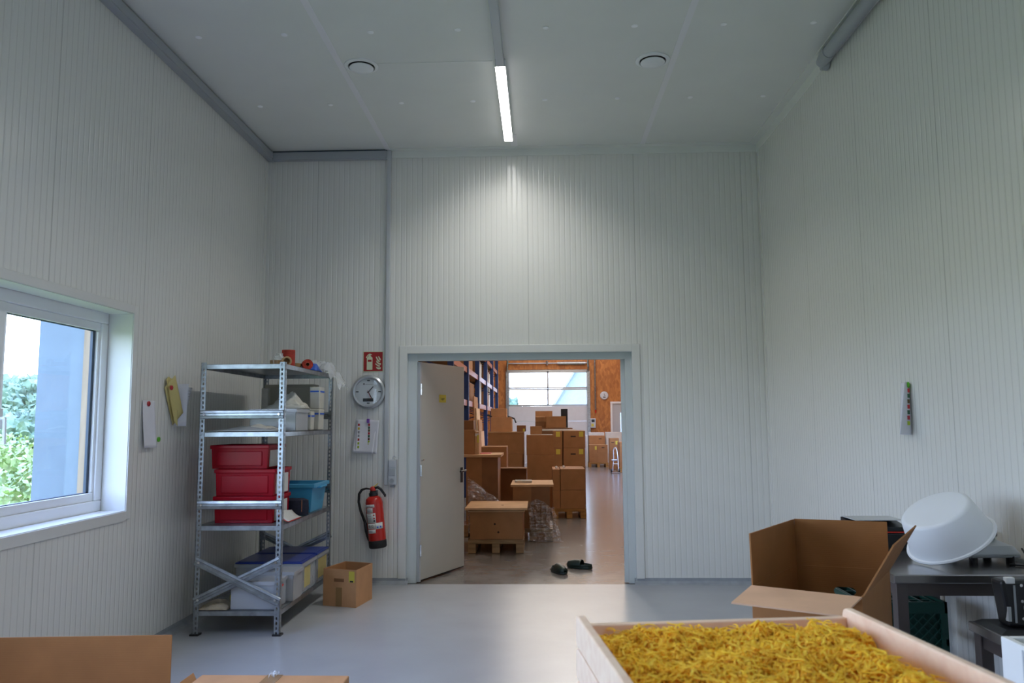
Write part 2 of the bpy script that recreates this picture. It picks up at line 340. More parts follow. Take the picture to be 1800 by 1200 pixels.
# left wall with window opening and a second one added for daylight
WY0, WY1, WZ0, WZ1 = 2.70, 4.87, .914, 2.154
b = MB(); xa, xb = XL-WT, XL
GY0, GY1, GTOP, GBOT = -.3, 2.25, 2.30, .60
b.box(xa, xb, YB, GY0, 0, H).box(xa, xb, GY1, WY0, 0, H).box(xa, xb, GY0, GY1, GTOP, H).box(xa, xb, GY0, GY1, 0, GBOT).box(xa, xb, WY1, D, 0, H).box(xa, xb, WY0, WY1, 0, WZ0).box(xa, xb, WY0, WY1, WZ1, H)
struct(b.build('wall_left', 'wally'), 'ribbed off-white panel wall on the left with the window', 'wall')
# right wall with a window opening added beside the viewer for daylight
RY0, RY1, RZ0, RZ1 = -1.5, -.2, 2.1, 3.4
b = MB(); xa, xb = XR, XR+WT
b.box(xa, xb, YB, RY0, 0, H).box(xa, xb, RY1, D, 0, H).box(xa, xb, RY0, RY1, 0, RZ0).box(xa, xb, RY0, RY1, RZ1, H)
struct(b.build('wall_right', 'wally'), 'ribbed off-white panel wall on the right', 'wall')
# back wall with door opening
DX0, DX1, DZ = -1.231, .847, 2.087
DW = .12
b = MB(); b.box(XL-WT, DX0, D, D+DW, 0, H).box(DX1, XR+WT, D, D+DW, 0, H).box(DX0, DX1, D, D+DW, DZ, H)
struct(b.build('wall_back', 'wallx'), 'ribbed off-white panel wall at the back with the doorway', 'wall')
struct(bx(XL-WT, XR+WT, YB-.2, YB, 0, H).build('wall_front', 'wallx'), 'ribbed panel wall behind the viewer', 'wall')
# floor cove along the walls
def cove(fn, name, lab):
    pr = [(0, 0), (.045, 0), (.018, .012), (.006, .03), (.004, .056), (0, .056)]
    struct(fn(pr).build(name, 'cove'), lab, 'baseboard')
def prof_x(pr, x0, x1, y):
    m = MB(); n = len(pr); m.add([(x0, y-a, z) for a, z in pr]+[(x1, y-a, z) for a, z in pr], [tuple(range(n)), tuple(reversed(range(n, 2*n)))]+[(i, i+n, (i+1) % n+n, (i+1) % n) for i in range(n)]); return m
def prof_y(pr, y0, y1, x, s):
    m = MB(); n = len(pr); m.add([(x+s*a, y0, z) for a, z in pr]+[(x+s*a, y1, z) for a, z in pr], [tuple(range(n)), tuple(reversed(range(n, 2*n)))]+[(i, i+n, (i+1) % n+n, (i+1) % n) for i in range(n)]); return m
cove(lambda p: prof_x(p, XL, DX0+.02, D), 'baseboard_back_left', 'grey coved floor edge left of the doorway')
cove(lambda p: prof_x(p, DX1-.02, XR, D), 'baseboard_back_right', 'grey coved floor edge right of the doorway')
cove(lambda p: prof_y(p, YB, D-.05, XL, 1), 'baseboard_left', 'grey coved floor edge along the left wall')
cove(lambda p: prof_y(p, YB, D-.05, XR, -1), 'baseboard_right', 'grey coved floor edge along the right wall')
# door trim
tw = .072
b = MB(); b.box(DX0-tw, DX0, D-.012, D, 0.05, DZ+tw).box(DX1, DX1+tw, D-.012, D, 0.05, DZ+tw).box(DX0, DX1, D-.012, D, DZ, DZ+tw)
struct(b.build('trim_1', 'trim', bevel=.003), 'white folded sheet trim around the doorway', 'trim')
# ceiling cornice strips
struct(bx(-1.39, XR, D-.07, D, H-.008, H).box(-1.39, XR, D-.008, D, H-.075, H-.008).build('trim_2', 'ceil'), 'folded corner strip along the top of the back wall', 'trim')
struct(bx(XR-.075, XR, YB, D-.07, H-.008, H).box(XR-.008, XR, YB, D-.01, H-.085, H-.008).build('trim_3', 'ceil'), 'folded corner strip along the top of the right wall', 'trim')
struct(bx(XL, XL+.008, D-.07, D-.01, .06, H-.1).box(XL, XL+.07, D-.008, D, .06, H-.1).build('trim_4', 'wallx'), 'folded strip in the left back corner', 'trim')
struct(bx(XR-.008, XR, D-.07, D-.01, .06, H-.1).box(XR-.07, XR, D-.008, D, .06, H-.1).build('trim_5', 'wallx'), 'folded strip in the right back corner', 'trim')
for i, x in enumerate((-1.425, .982)):
    struct(bx(x-.022, x+.022, YB, D-.01, H-.004, H).build('trim_%d' % (6+i), 'joint'), ('pale joint strip on the ceiling beside the left vent', 'pale joint strip on the ceiling beside the right vent')[i], 'trim')
struct(bx(-1.40, -.32, 5.40, 5.412, H-.003, H).build('trim_8', 'ceil'), 'thin cross joint in the ceiling left of the lamp', 'trim')

# ------------------------------------------------------------------ left window
t = thing('window_1', 'white framed window in the left wall with bushes outside', 'window', (XL-.19, (WY0+WY1)/2, WZ0)); t['kind'] = 'structure'
hw = (WY1-WY0)/2; hh = WZ1-WZ0; fw = .07
b = MB()
for y0, y1, z0, z1 in ((-hw, hw, 0, fw), (-hw, hw, hh-fw, hh), (-hw, -hw+fw, fw, hh-fw), (hw-fw, hw, fw, hh-fw), (.055, .125, fw, hh-fw)):
    b.box(-.04, .035, y0, y1, z0, z1)
b.build('window_frame', 'pvc', t, bevel=.006)
for y0, y1 in ((-hw+fw, .055), (.125, hw-fw)):
    s = MB(); k = .05
    for a in ((y0, y1, fw, fw+k), (y0, y1, hh-fw-k, hh-fw), (y0, y0+k*.5, fw+k, hh-fw-k), (y1-k*.5, y1, fw+k, hh-fw-k)): s.box(-.02, .022, *a)
    sa = s.build('sash', 'pvc', t, bevel=.004)
    g = MB(); q = .012; a0, a1, c0, c1 = y0+k*.5, y1-k*.5, fw+k, hh-fw-k
    for a in ((a0, a1, c0, c0+q*.4), (a0, a1, c1-q*.4, c1), (a0, a0+q, c0, c1), (a1-q*2.2, a1, c0, c1)): g.box(-.012, .005, *a)
    g.build('gasket', 'gasket', sa)
    MB().box(-.006, -.002, a0, a1, c0, c1).build('pane', 'glass', sa)
h = bx(.035, .05, .08, .12, .52, .62).tube([(.05, .10, .57), (.075, .10, .57)], .009).tube([(.075, .10, .575), (.078, .10, .44)], .009).build('handle', 'white', t, smooth=True)
# reveal lining, sill and face trim
b = MB(); x0, x1 = XL-.15, XL+.001; e = .004
b.box(x0, x1, WY0, WY0+e, WZ0, WZ1).box(x0, x1, WY1-e, WY1, WZ0, WZ1).box(x0, x1, WY0, WY1, WZ1-e, WZ1).box(x0, x1, WY0, WY1, WZ0, WZ0+e)
struct(b.build('trim_9', 'trim'), 'white lining of the left window recess', 'trim')
b = MB(); k = .05
b.box(XL, XL+.008, WY0-k, WY0, WZ0-k, WZ1+k).box(XL, XL+.008, WY1, WY1+k, WZ0-k, WZ1+k).box(XL, XL+.008, WY0, WY1, WZ1, WZ1+k).box(XL, XL+.008, WY0, WY1, WZ0-k-.01, WZ0)
struct(b.build('trim_10', 'trim', bevel=.002), 'flat white sheet trim around the left window', 'trim')
# long unseen window added for daylight, further along the left wall
t = thing('window_7', 'added long white framed window in the left wall beside the viewer', 'window', (XL-.17, (GY0+GY1)/2, GBOT)); t['kind'] = 'structure'
hw = (GY1-GY0)/2; hh = GTOP-GBOT; b = MB()
for a in ((-hw, hw, 0, .10), (-hw, hw, hh-.09, hh), (-hw, -hw+.09, .10, hh-.09), (hw-.09, hw, .10, hh-.09), (-.08, .08, .10, hh-.09)): b.box(-.035, .035, *a)
b.build('window_frame', 'pvc', t)
for a in ((-hw+.09, -.08), (.08, hw-.09)): MB().box(-.003, .003, a[0], a[1], .10, hh-.09).build('pane', 'glass', t)
# right window, added unseen to let in daylight (beside the viewer)
t = thing('window_2', 'added tall white framed window in the right wall beside the viewer', 'window', (XR+.12, (RY0+RY1)/2, RZ0)); t['kind'] = 'structure'
hw = (RY1-RY0)/2; hh = RZ1-RZ0
b = MB()
for a in ((-hw, hw, 0, .07), (-hw, hw, hh-.07, hh), (-hw, -hw+.07, .07, hh-.07), (hw-.07, hw, .07, hh-.07), (-.035, .035, .07, hh-.07)): b.box(-.035, .035, *a)
b.build('window_frame', 'pvc', t)
for a in ((-hw+.07, -.035), (.035, hw-.07)): MB().box(-.003, .003, a[0], a[1], .07, hh-.07).build('pane', 'glass', t)

# ------------------------------------------------------------------ outside
struct(bx(-150, 150, -150, 200, -.6, -.25).build('ground_outside', 'grass'), 'sunlit green meadow around the building', 'ground')
tag(bx(-3.46, -3.13, 5.28, 5.34, -.25, 3.2).build('cement_panel', 'cement'), 'blue grey cement board wing standing outside the left window', 'panel')
tag(bx(-3.126, -3.03, 5.25, 5.36, -.25, 3.2).build('timber_post', 'postwood'), 'larch post beside the cement board outside the window', 'post')
def crown(name, m, parent, c, r, sub=4, amp=.35, f=1.6, sq=(1, 1, .8)):
    bm = bmesh.new(); bmesh.ops.create_icosphere(bm, subdivisions=sub, radius=1.0)
    for v in bm.verts:
        d = v.co.normalized(); n = noise.fractal(d*f*2+Vector(c), 1.0, 2.0, 5)
        n2 = noise.noise(d*14+Vector(c))
        k = r*(1+amp*n+.10*n2); v.co = Vector((d.x*sq[0], d.y*sq[1], d.z*sq[2]))*k
    me = bpy.data.meshes.new(name); bm.to_mesh(me); bm.free(); me.materials.append(M[m])
    o = bpy.data.objects.new(name, me); COL.objects.link(o); o.parent = parent
    return o
def leafy(name, m, parent, r, nl, sq, seed, size):
    rnd = random.Random(seed); b = MB()
    for i in range(nl):
        d = Vector((rnd.gauss(0, 1), rnd.gauss(0, 1), rnd.gauss(0, 1))).normalized()
        k = r*(.72+.36*rnd.random())*(1+.25*noise.noise(d*2.2+Vector((seed, 0, 0))))
        p = Vector((d.x*sq[0], d.y*sq[1], d.z*sq[2]))*k
        a = Vector((rnd.gauss(0, 1), rnd.gauss(0, 1), rnd.gauss(0, 1))).normalized(); c = a.orthogonal().normalized(); s = size*(.6+.8*rnd.random())
        b.add([p-a*s, p+c*s*.45, p+a*s, p-c*s*.45], [(0, 1, 2, 3)])
    return b.build(name, m, parent)
for i, (x, y, r, z) in enumerate(((-5.8, 8.7, .8, .05), (-7.6, 10.8, .85, .0), (-9.3, 13.4, .95, -.1))):
    t = thing('leafy_bush', ('rounded sunlit bush closest to the left window', 'leafy bush just behind the front one outside the window', 'third bush outside, furthest from the left window')[i], 'bush', (x, y, -.25), group='bushes outside the left window')
    o = crown('foliage_core', 'leaf', t, (x, y, 0), r*.8, 4); o.location = (0, 0, r*.75+z)
    o = leafy('leaves', 'leaf', t, r, 5000, (1, 1, .85), i+3, .045); o.location = (0, 0, r*.75+z)
    MB().tube([(0, 0, 0), (.03, 0, r+z)], [.06, .03]).build('stem', 'bark', t)
hill = ((-24, 36, 2.5, .5), (-33.5, 50, 3.4, 1.9), (-30.5, 42.5, 2.0, 1.0), (-43, 63, 4.0, 2.3), (-55, 80, 4.6, 3.0), (-63, 97, 5.2, 3.6), (-25.0, 44.5, 2.0, .9))
HL = ('rounded hillside tree nearest behind the bushes', 'hillside tree second in the left window view', 'hillside tree standing mid slope in the window view', 'tall tree on the hill crest beside the cement board', 'crest tree at the far left of the window view', 'furthest pale tree on the hill crest', 'low hillside tree behind the bushes, beside the board')
for i, (x, y, r, z) in enumerate(hill):
    t = thing('hillside_tree', HL[i], 'tree', (x, y, -.25), group='trees on the hillside outside')
    o = crown('foliage', 'leafd', t, (x, y, 1), r*.9, 5, .42, 2.4, (1, 1, .75)); o.location = (0, 0, z)
    o = leafy('leaf_sprays', 'leafd', t, r*1.02, 3500, (1, 1, .75), i+20, .055*r); o.location = (0, 0, z)
    MB().tube([(0, 0, 0), (0, 0, z)], .25).build('trunk', 'bark', t)
# beyond the gate
t = thing('gabled_building', 'grey gabled building seen through the far gate windows', 'building', (4.4, 50, -.25))
MB().prism([(-3.6, 0), (3.6, 0), (3.6, 2.7), (0, 8.2), (-3.6, 2.7)], 9).build('wall', 'roofslate', t)
r_ = MB(); r_.plate([(-4.0, -.3, 2.05), (-4.0, 9.3, 2.05), (0, 9.3, 8.4), (0, -.3, 8.4)], .12); r_.plate([(0, -.3, 8.4), (0, 9.3, 8.4), (4.0, 9.3, 2.05), (4.0, -.3, 2.05)], .12); r_.build('roof', 'roofslate', t)
for i, (x, y, r) in enumerate(((-2.6, 60, 2.0), (-8.0, 64, 2.4))):
    t = thing('garden_tree', ('leafy tree beside the gabled building, through the gate windows', 'leafy tree furthest left through the gate windows')[i], 'tree', (x, y, -.25), group='trees beyond the gate')
    o = crown('foliage', 'leafd', t, (x, y, 2), r, 5, .4, 2.0); o.location = (0, 0, 1.6)
    MB().tube([(0, 0, 0), (0, 0, 1.5)], .15).build('trunk', 'bark', t)

# ------------------------------------------------------------------ hall beyond the doorway
HX0, HX1, HY0, HY1, HH = -2.75, 3.6, D+DW, 28.0, 5.0
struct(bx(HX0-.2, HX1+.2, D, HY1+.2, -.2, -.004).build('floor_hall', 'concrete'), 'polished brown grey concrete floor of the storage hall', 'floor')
SXA, SXB, SYA, SYB = -1.0, 3.0, 17.0, 27.5
b = MB(); b.box(HX0-.2, HX1+.2, HY0, SYA, HH, HH+.2).box(HX0-.2, HX1+.2, SYB, HY1+.2, HH, HH+.2).box(HX0-.2, SXA, SYA, SYB, HH, HH+.2).box(SXB, HX1+.2, SYA, SYB, HH, HH+.2)
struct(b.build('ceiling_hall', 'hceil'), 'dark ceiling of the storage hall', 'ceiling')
t = thing('window_3', 'added long glazed roof light over the far end of the storage hall', 'roof light', ((SXA+SXB)/2, (SYA+SYB)/2, HH+.1)); t['kind'] = 'structure'  # roof light added out of view to brighten the far end
bx(-2.0, 2.0, -5.25, 5.25, -.003, .003).build('pane', 'roofpane', t)  # pane tint warms the blue daylight coming through
for k in range(7): bx(-2.0, 2.0, -5.1+1.7*k-.025, -5.1+1.7*k+.025, -.03, -.004).build('glazing_bar', 'white', t)
struct(bx(HX0-.2, HX0, HY0, HY1, 0, HH).build('wall_hall_left', 'osb'), 'pressed board wall behind the pallet rack', 'wall')
# right hall wall with two daylight openings, added out of the doorway's sight
b = MB(); ops = ((15.5, 18.5), (20.0, 23.0)); y = HY0
for a, c in ops: b.box(HX1, HX1+.2, y, a, 0, HH).box(HX1, HX1+.2, a, c, 0, .9).box(HX1, HX1+.2, a, c, 2.5, HH); y = c
b.box(HX1, HX1+.2, y, HY1, 0, HH)
struct(b.build('wall_hall_right', 'osb'), 'pressed board wall on the right of the storage hall', 'wall')
for i, (a, c) in enumerate(ops):
    t = thing('window_%d' % (4+i), ('added hall window nearer the doorway in the right hall wall', 'added hall window further along the right hall wall')[i], 'window', (HX1+.1, (a+c)/2, .9)); t['kind'] = 'structure'
    h2 = (c-a)/2; b = MB()
    for q in ((-h2, h2, 0, .06), (-h2, h2, 1.54, 1.6), (-h2, -h2+.06, .06, 1.54), (h2-.06, h2, .06, 1.54), (-.03, .03, .06, 1.54)): b.box(-.03, .03, *q)
    b.build('window_frame', 'pvc', t); MB().box(-.003, .003, -h2+.06, h2-.06, .06, 1.54).build('pane', 'glass', t)
GX0, GX1, GZ = -1.17, 1.72, 3.30
PX0, PX1, PZ = 2.55, 3.42, 2.07
b = MB(); b.box(HX0-.2, GX0, HY1, HY1+.2, 0, HH).box(GX1, PX0, HY1, HY1+.2, 0, HH).box(GX0, GX1, HY1, HY1+.2, GZ, HH).box(PX0, PX1, HY1, HY1+.2, PZ, HH).box(PX1, HX1+.2, HY1, HY1+.2, 0, HH)
struct(b.build('wall_hall_far', 'osb'), 'orange pressed board wall around the far gate', 'wall')
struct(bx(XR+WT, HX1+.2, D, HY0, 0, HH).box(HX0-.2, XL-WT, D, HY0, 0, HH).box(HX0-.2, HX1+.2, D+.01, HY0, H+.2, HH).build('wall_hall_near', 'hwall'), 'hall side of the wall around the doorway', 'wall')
# sectional gate
t = thing('door_3', 'white sectional gate with a row of windows at the far end of the hall', 'gate', ((GX0+GX1)/2, HY1+.05, 0)); t['kind'] = 'structure'
gw = (GX1-GX0)/2
for i, (z0, z1) in enumerate(((0, .48), (.485, 1.0), (1.005, 1.46), (1.465, 2.0))):
    bx(-gw, gw, 0, .045, z0, z1).build('gate_panel', 'gatew', t)
for z0, z1 in ((2.005, 2.62), (2.625, 3.24)):
    b = MB()
    for q in ((-gw, gw, z0, z0+.05), (-gw, gw, z1-.05, z1), (-gw, -gw+.07, z0, z1), (gw-.07, gw, z0, z1), (-.03, .03, z0, z1)): b.box(q[0], q[1], -.01, .045, q[2], q[3])
    f = b.build('window_band', 'silver', t)
    for a in ((-gw+.07, -.03), (.03, gw-.07)): MB().box(a[0], a[1], .015, .025, z0+.05, z1-.05).build('pane', 'glass', f)
bx(-gw-.02, gw+.02, -.02, .05, 3.24, 3.33).build('lintel', 'silver', t)
for s in (-1, 1):
    MB().box(s*gw-.05, s*gw+.05, -.12, -.06, 0, 3.25).tube([(s*gw, -.09, 3.2), (s*gw*1.0, -.14, 3.4), (s*gw*.985, -.35, 3.6), (s*gw*.98, -3.0, 3.68)], .035).build('guide_rail', 'galv', t)
MB().tube([(-gw, -.12, 3.52), (gw, -.12, 3.52)], .022).tube([(.35, -.12, 3.52), (gw-.1, -.12, 3.52)], .05, 10).tube([(-.02, -.12, 3.45), (-.02, -.12, 3.60)], .04).build('spring_shaft', 'galv', t)
# pale side door with a glazed strip
t = thing('door_4', 'pale grey side door with a narrow glass strip in the far wall', 'door', (PX0, HY1-.02, 0)); t['kind'] = 'structure'
MB().box(-.07, 0, -.03, .03, 0, PZ+.07).box(.87, .94, -.03, .03, 0, PZ+.07).box(0, .87, -.03, .03, PZ, PZ+.07).build('door_frame', 'white', t)
lf = MB(); lf.box(0, .27, .01, .055, 0.01, PZ).box(.35, .87, .01, .055, .01, PZ).box(.27, .35, .01, .055, .01, .7).box(.27, .35, .01, .055, 1.75, PZ); lf.build('leaf', 'greyl', t)
bx(.27, .35, .025, .035, .7, 1.75).build('pane', 'glass', t)
# things on the far wall
t = thing('wall_clock', 'small round clock high on the orange board wall beside the far gate', 'clock', (2.27, HY1, 2.36))
RX = Matrix.Rotation(PI/2, 4, 'X')
MB().lathe([(.145, 0), (.145, .03), (.12, .04)], 28, RX).build('case', 'greyl', t); MB().lathe([(.118, .036), (.118, .043), (.001, .043)], 28, RX).build('dial', 'face', t)
bx(-.006, .006, -.048, -.044, 0, .07).box(-.006, .05, -.048, -.044, -.008, .004).build('hands', 'ink', t); bx(-.045, .045, -.047, -.044, -.075, -.04).build('display', 'ink', t)
t = thing('control_box', 'grey gate control box with a yellow label on the far wall', 'control box', (1.85, HY1, 1.22))
bx(-.10, .10, -.11, 0, 0, .33).build('housing', 'silver', t, bevel=.01); bx(-.06, .03, -.113, -.111, .05, .15).build('label', 'ylabel', t); bx(-.05, .06, -.118, -.11, .2, .3).build('keypad', 'black', t)
t = thing('chain_pipe', 'grey vertical pipe with a red end right of the far gate', 'pipe', (1.955, HY1-.05, 1.8))
MB().tube([(0, 0, .06), (0, 0, 2.4)], .03).build('tube', 'galv', t); MB().tube([(0, 0, -.06), (0, 0, .06)], .025).build('end', 'redtip', t)
# lamps added to brighten the hall (high, out of sight from the doorway)
for i, y in enumerate((9.8, 12.6, 15.6)):
    t = thing('added_hall_lamp', ('added ceiling lamp in the hall nearest the doorway', 'middle one of the three added hall ceiling lamps', 'added hall ceiling lamp just before the roof light')[i], 'lamp', (.5, y, HH-.12), group='added hall lamps')
    bx(-.05, .05, -.8, .8, .02, .12).build('housing', 'white', t); bx(-.045, .045, -.78, .78, 0, .02).build('diffuser', 'hfill', t)

# ------------------------------------------------------------------ door frame and leaf
b = MB(); y0, y1 = D+.035, D+.105
b.box(DX0, -1.143, y0, y1, 0, DZ).box(.783, DX1, y0, y1, 0, DZ).box(-1.143, .783, y0, y1, 2.022, DZ).box(.748, .783, y0+.04, y1, 0, 2.022)
b.box(DX0, DX0+.003, D-.01, y0, 0.02, DZ).box(DX1-.003, DX1, D-.01, y0, .02, DZ).box(DX0, DX1, D-.01, y0, DZ-.003, DZ)
struct(b.build('trim_11', 'steelgrey', bevel=.002), 'grey steel door frame inside the doorway', 'door frame')
t = thing('door_1', 'grey steel door leaf standing open into the hall', 'door', (-1.117, D+.075, .008), rz=math.atan2(.715, .327)); t['kind'] = 'structure'
L = .80
bx(0, L, -.005, .045, .012, 2.005).build('leaf', 'door', t, bevel=.002)
bx(0, L, .002, .04, 0, .014).build('bottom_seal', 'rubber', t)
MB().box(-.025, 0, -.012, .05, .0, 2.005).build('hinge_edge', 'greyl', t)
for z in (.28, 1.0, 1.75): MB().tube([(-.012, -.018, z-.05), (-.012, -.018, z+.05)], .008).build('hinge', 'chrome', t, smooth=True)
h = bx(L-.075, L-.035, -.014, -.005, .84, .99).build('handle_plate', 'black', t, bevel=.003)
MB().tube([(L-.055, -.014, .958), (L-.055, -.055, .958)], .009).tube([(L-.045, -.055, .958), (L-.165, -.06, .955)], .0095).build('lever', 'black', h, smooth=True)
MB().tube([(L-.055, .045, .958), (L-.055, .085, .958)], .009).tube([(L-.045, .085, .958), (L-.165, .09, .955)], .0095).build('lever', 'black', h, smooth=True)
s = bx(.32, .445, -.007, -.005, 1.635, 1.71).build('yellow_sticker', 'ylabel', t)
text('lettering', 'Lager', .034, 'ink', s, (.382, -.0075, 1.672), (PI/2, 0, 0))
MB().tube([(-.006, -.02, 1.09), (-.006, -.045, 1.10)], .006).build('peg', 'chrome', t)

# ------------------------------------------------------------------ ceiling fittings
t = thing('ceiling_lamp', 'long slim trunking lamp on the ceiling with its last section lit', 'lamp', (-.262, 5.372, H))
bx(-.028, .028, -7.5, -.004, -.062, 0).build('trunking', 'greyl', t, bevel=.003)
bx(-.038, .038, 0, 1.49, -.060, 0).build('housing', 'white', t, bevel=.003)
bx(-.0365, .0365, .002, 1.488, -.063, -.0595).build('diffuser', 'led', t)
for (la, ly, lw) in ((-3.45, -1.95, 15.0), (0, 1.49, LED_WATT)):
    if la < 0:       # a second lit section, added out of view to brighten the trays
        bx(-.038, .038, la, ly, -.064, -.002).build('housing', 'white', t); bx(-.0365, .0365, la+.01, ly-.01, -.067, -.0635).build('diffuser', 'led', t)
    ll = bpy.data.lights.new('lamp_light', 'AREA'); ll.shape = 'RECTANGLE'; ll.size = .07; ll.size_y = 1.48; ll.energy = lw; ll.spread = math.radians(136); ll.color = (1.0, .985, .95)
    lo = bpy.data.objects.new('lamp_light', ll); COL.objects.link(lo); lo.parent = t; lo.location = (0, (la+ly)/2, -.0645 if la == 0 else -.0685)
struct(bx(-.25, -.19, 6.86, D-.07, H-.004, H).build('trim_12', 'joint'), 'pale strip between the lamp and the back wall', 'trim')
for i, (x, y) in enumerate(((-1.274, 5.43), (.833, 5.445))):
    t = thing('ceiling_vent', ('round white disc vent on the ceiling left of the lamp', 'round white disc vent on the ceiling right of the lamp')[i], 'vent', (x, y, H), group='disc vents')
    MB().lathe([(.122, 0), (.122, -.008), (.098, -.014), (.092, -.004), (.092, 0)], 40).build('ring', 'white', t, smooth=True)
    MB().lathe([(.091, 0), (.091, -.003), (0.001, -.003)], 36).build('throat', 'black', t)
    MB().lathe([(.084, -.016), (.087, -.022), (.070, -.034), (.03, -.040), (.001, -.041)], 40).build('disc', 'white', t, smooth=True)
    MB().tube([(0, 0, 0), (0, 0, -.02)], .01).build('spindle', 'greyl', t)
capL = ('nearest the left wall', 'second from the left wall', 'third from the left wall', 'fourth from the left wall', 'just right of the lamp', 'second to the right of the lamp', 'third to the right of the lamp', 'nearest the right wall')
for j, y in enumerate((4.94, 6.105)):
    for i in range(8):
        x = -2.27+.583*i
        tag(MB().lathe([(.021, 0), (.021, -.003), (.012, -.006), (.001, -.0065)], 16).build('screw_cap', 'capw', None, (x, y+.02*abs(i-3.5)/3.5, H)), 'small white ceiling screw cap in the %s row, %s' % (('front', 'back')[j], capL[i]), 'screw cap', 'ceiling screw caps')
# grey cable trunking: left ceiling corner, back wall and drop to the switches
t = thing('cable_trunking', 'grey cable trunking along the left ceiling edge and down beside the doorway', 'trunking', (XL, D, H))
MB().box(.0, .062, -9.6, -.0, -.085, -.012).box(.062, .068, -9.6, -.0, -.08, -.02).build('ceiling_run', 'grey', t, bevel=.004)
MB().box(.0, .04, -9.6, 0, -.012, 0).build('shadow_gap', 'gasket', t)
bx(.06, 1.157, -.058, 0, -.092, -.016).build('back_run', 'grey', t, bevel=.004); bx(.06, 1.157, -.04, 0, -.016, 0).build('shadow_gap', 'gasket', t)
bx(1.157, 1.194, -.036, 0, -(H-.885), -.004).build('drop', 'greyl', t, bevel=.004)
t = thing('switch_block', 'grey triple switch and socket block left of the doorway', 'switch', (-1.355, D, .885))
bx(-.037, .037, -.05, 0, 0, .232).build('housing', 'greyl', t, bevel=.006)
bx(-.028, .028, -.056, -.05, .162, .222).build('rocker', 'greyl', t, bevel=.004); bx(-.028, .028, -.055, -.05, .085, .147).build('rocker', 'grey', t, bevel=.004)
o = bx(-.03, .03, -.053, -.05, .008, .072).build('socket_plate', 'greyl', t, bevel=.003); MB().lathe([(.021, 0), (.021, .006), (.015, .006), (.015, .001), (.001, .001)], 24, Matrix.Translation((0, -.053, .04)) @ RX).build('socket', 'grey', o)
MB().tube([(0, -.02, .232), (.002, -.02, .25), (.018, -.02, .262), (.03, -.02, .25)], .005).build('cable', 'greyl', t, smooth=True)
MB().tube([(-.02, -.025, -.008), (.02, -.025, -.008)], .012).build('cable_gland', 'grey', t)
# drain pipe top right
t = thing('grey_pipe', 'grey plastic pipe with an elbow along the top right wall edge', 'pipe', (XR-.06, 5.36, H-.085))
MB().tube([(0, -7.9, 0), (0, -.05, 0), (.006, -.01, 0), (.03, .012, -.004), (.056, .012, -.006)], .042, 18).build('tube', 'grey', t, smooth=True)
MB().tube([(.012, .012, -.002), (.052, .012, -.006)], .05, 18).build('elbow_collar', 'grey', t, smooth=True)
MB().tube([(0, -.16, 0), (0, -.08, 0)], .047, 18).build('sleeve', 'grey', t, smooth=True)

# ------------------------------------------------------------------ back wall: sign, clock, sheets, extinguisher
t = thing('fire_sign', 'square red fire extinguisher sign above the clock', 'sign', (-1.549, D-.001, 2.016))
bx(-.097, .097, -.003, 0, -.097, .097).build('border', 'signcream', t); bx(-.089, .089, -.0042, -.003, -.089, .089).build('red_field', 'signred', t)
def sg(x, y): return ((x-607)/313*.089*1.0, (607-y)/305*.089)      # sketch units to sign metres
p = MB(); y = Matrix.Translation((0, -.0056, 0))
body = [(400, 865), (585, 865), (585, 490), (560, 455), (520, 430), (520, 405), (575, 385), (495, 348), (430, 385), (365, 475), (385, 495), (430, 425), (455, 405), (462, 430), (425, 455), (400, 490)]
p.prism([sg(*q) for q in body], .0014, y).build('pictogram', 'signcream', t)
bx(sg(432, 0)[0], sg(555, 0)[0], -.0064, -.0055, sg(0, 612)[1], sg(0, 548)[1]).build('pictogram_label', 'signred', t)
p = MB()
for fl in ([(690, 455), (725, 450), (760, 520), (800, 565), (845, 600), (800, 625), (745, 580)], [(770, 440), (800, 440), (835, 490), (865, 545), (840, 575), (800, 535)], [(705, 570), (730, 590), (790, 640), (865, 660), (860, 715), (790, 700), (720, 640)], [(665, 675), (700, 670), (770, 715), (840, 740), (815, 775), (760, 760)], [(700, 770), (770, 795), (865, 790), (855, 850), (790, 860), (730, 835)]):
    p.prism([sg(*q) for q in fl], .0014, y)
p.build('flames', 'signcream', t)
t = thing('wall_clock', 'round silver wall clock above the pinned sheet, showing about 1:25', 'clock', (-1.585, D, 1.735))
MB().lathe([(.13, 0), (.150, .006), (.158, .02), (.155, .034), (.138, .044), (.124, .040), (.122, .026)], 56, RX).build('case', 'silver', t, smooth=True)
MB().lathe([(.123, .02), (.123, .0275), (.001, .0275)], 56, RX).build('dial', 'face', t)
mk = MB()
for k in range(12):
    a = k*PI/6
    if k % 3: continue
    mk.box(-.013, .013, -.029, -.027, -.005, .005, Matrix.Translation((math.sin(a)*.104, 0, math.cos(a)*.104)))
mk.box(-.047, -.037, -.029, -.027, .064, .080).build('hour_marks', 'ink', t)
bx(-.03, .04, -.0287, -.027, .066, .071).build('small_print', 'grey_ink', t)
o = bx(-.05, .046, -.0295, -.027, -.09, -.06).build('display', 'ink', t)
def hand(name, ang, ln, wd, m, d):
    MB().box(-wd, wd, d-.0015, d, -.012, ln, Matrix.Rotation(ang, 4, 'Y')).build(name, m, t)
hand('hour_hand', math.radians(42.5), .066, .0035, 'ink', -.0315); hand('minute_hand', math.radians(150), .075, .003, 'ink', -.0345); hand('second_hand', math.radians(157), .068, .0012, 'redtip', -.036)
MB().tube([(0, -.026, 0), (0, -.038, 0)], .006).build('hub', 'ink', t)
MB().lathe([(.122, .039), (.122, .041), (.001, .041)], 40, RX).build('cover_glass', 'clockglass', t)
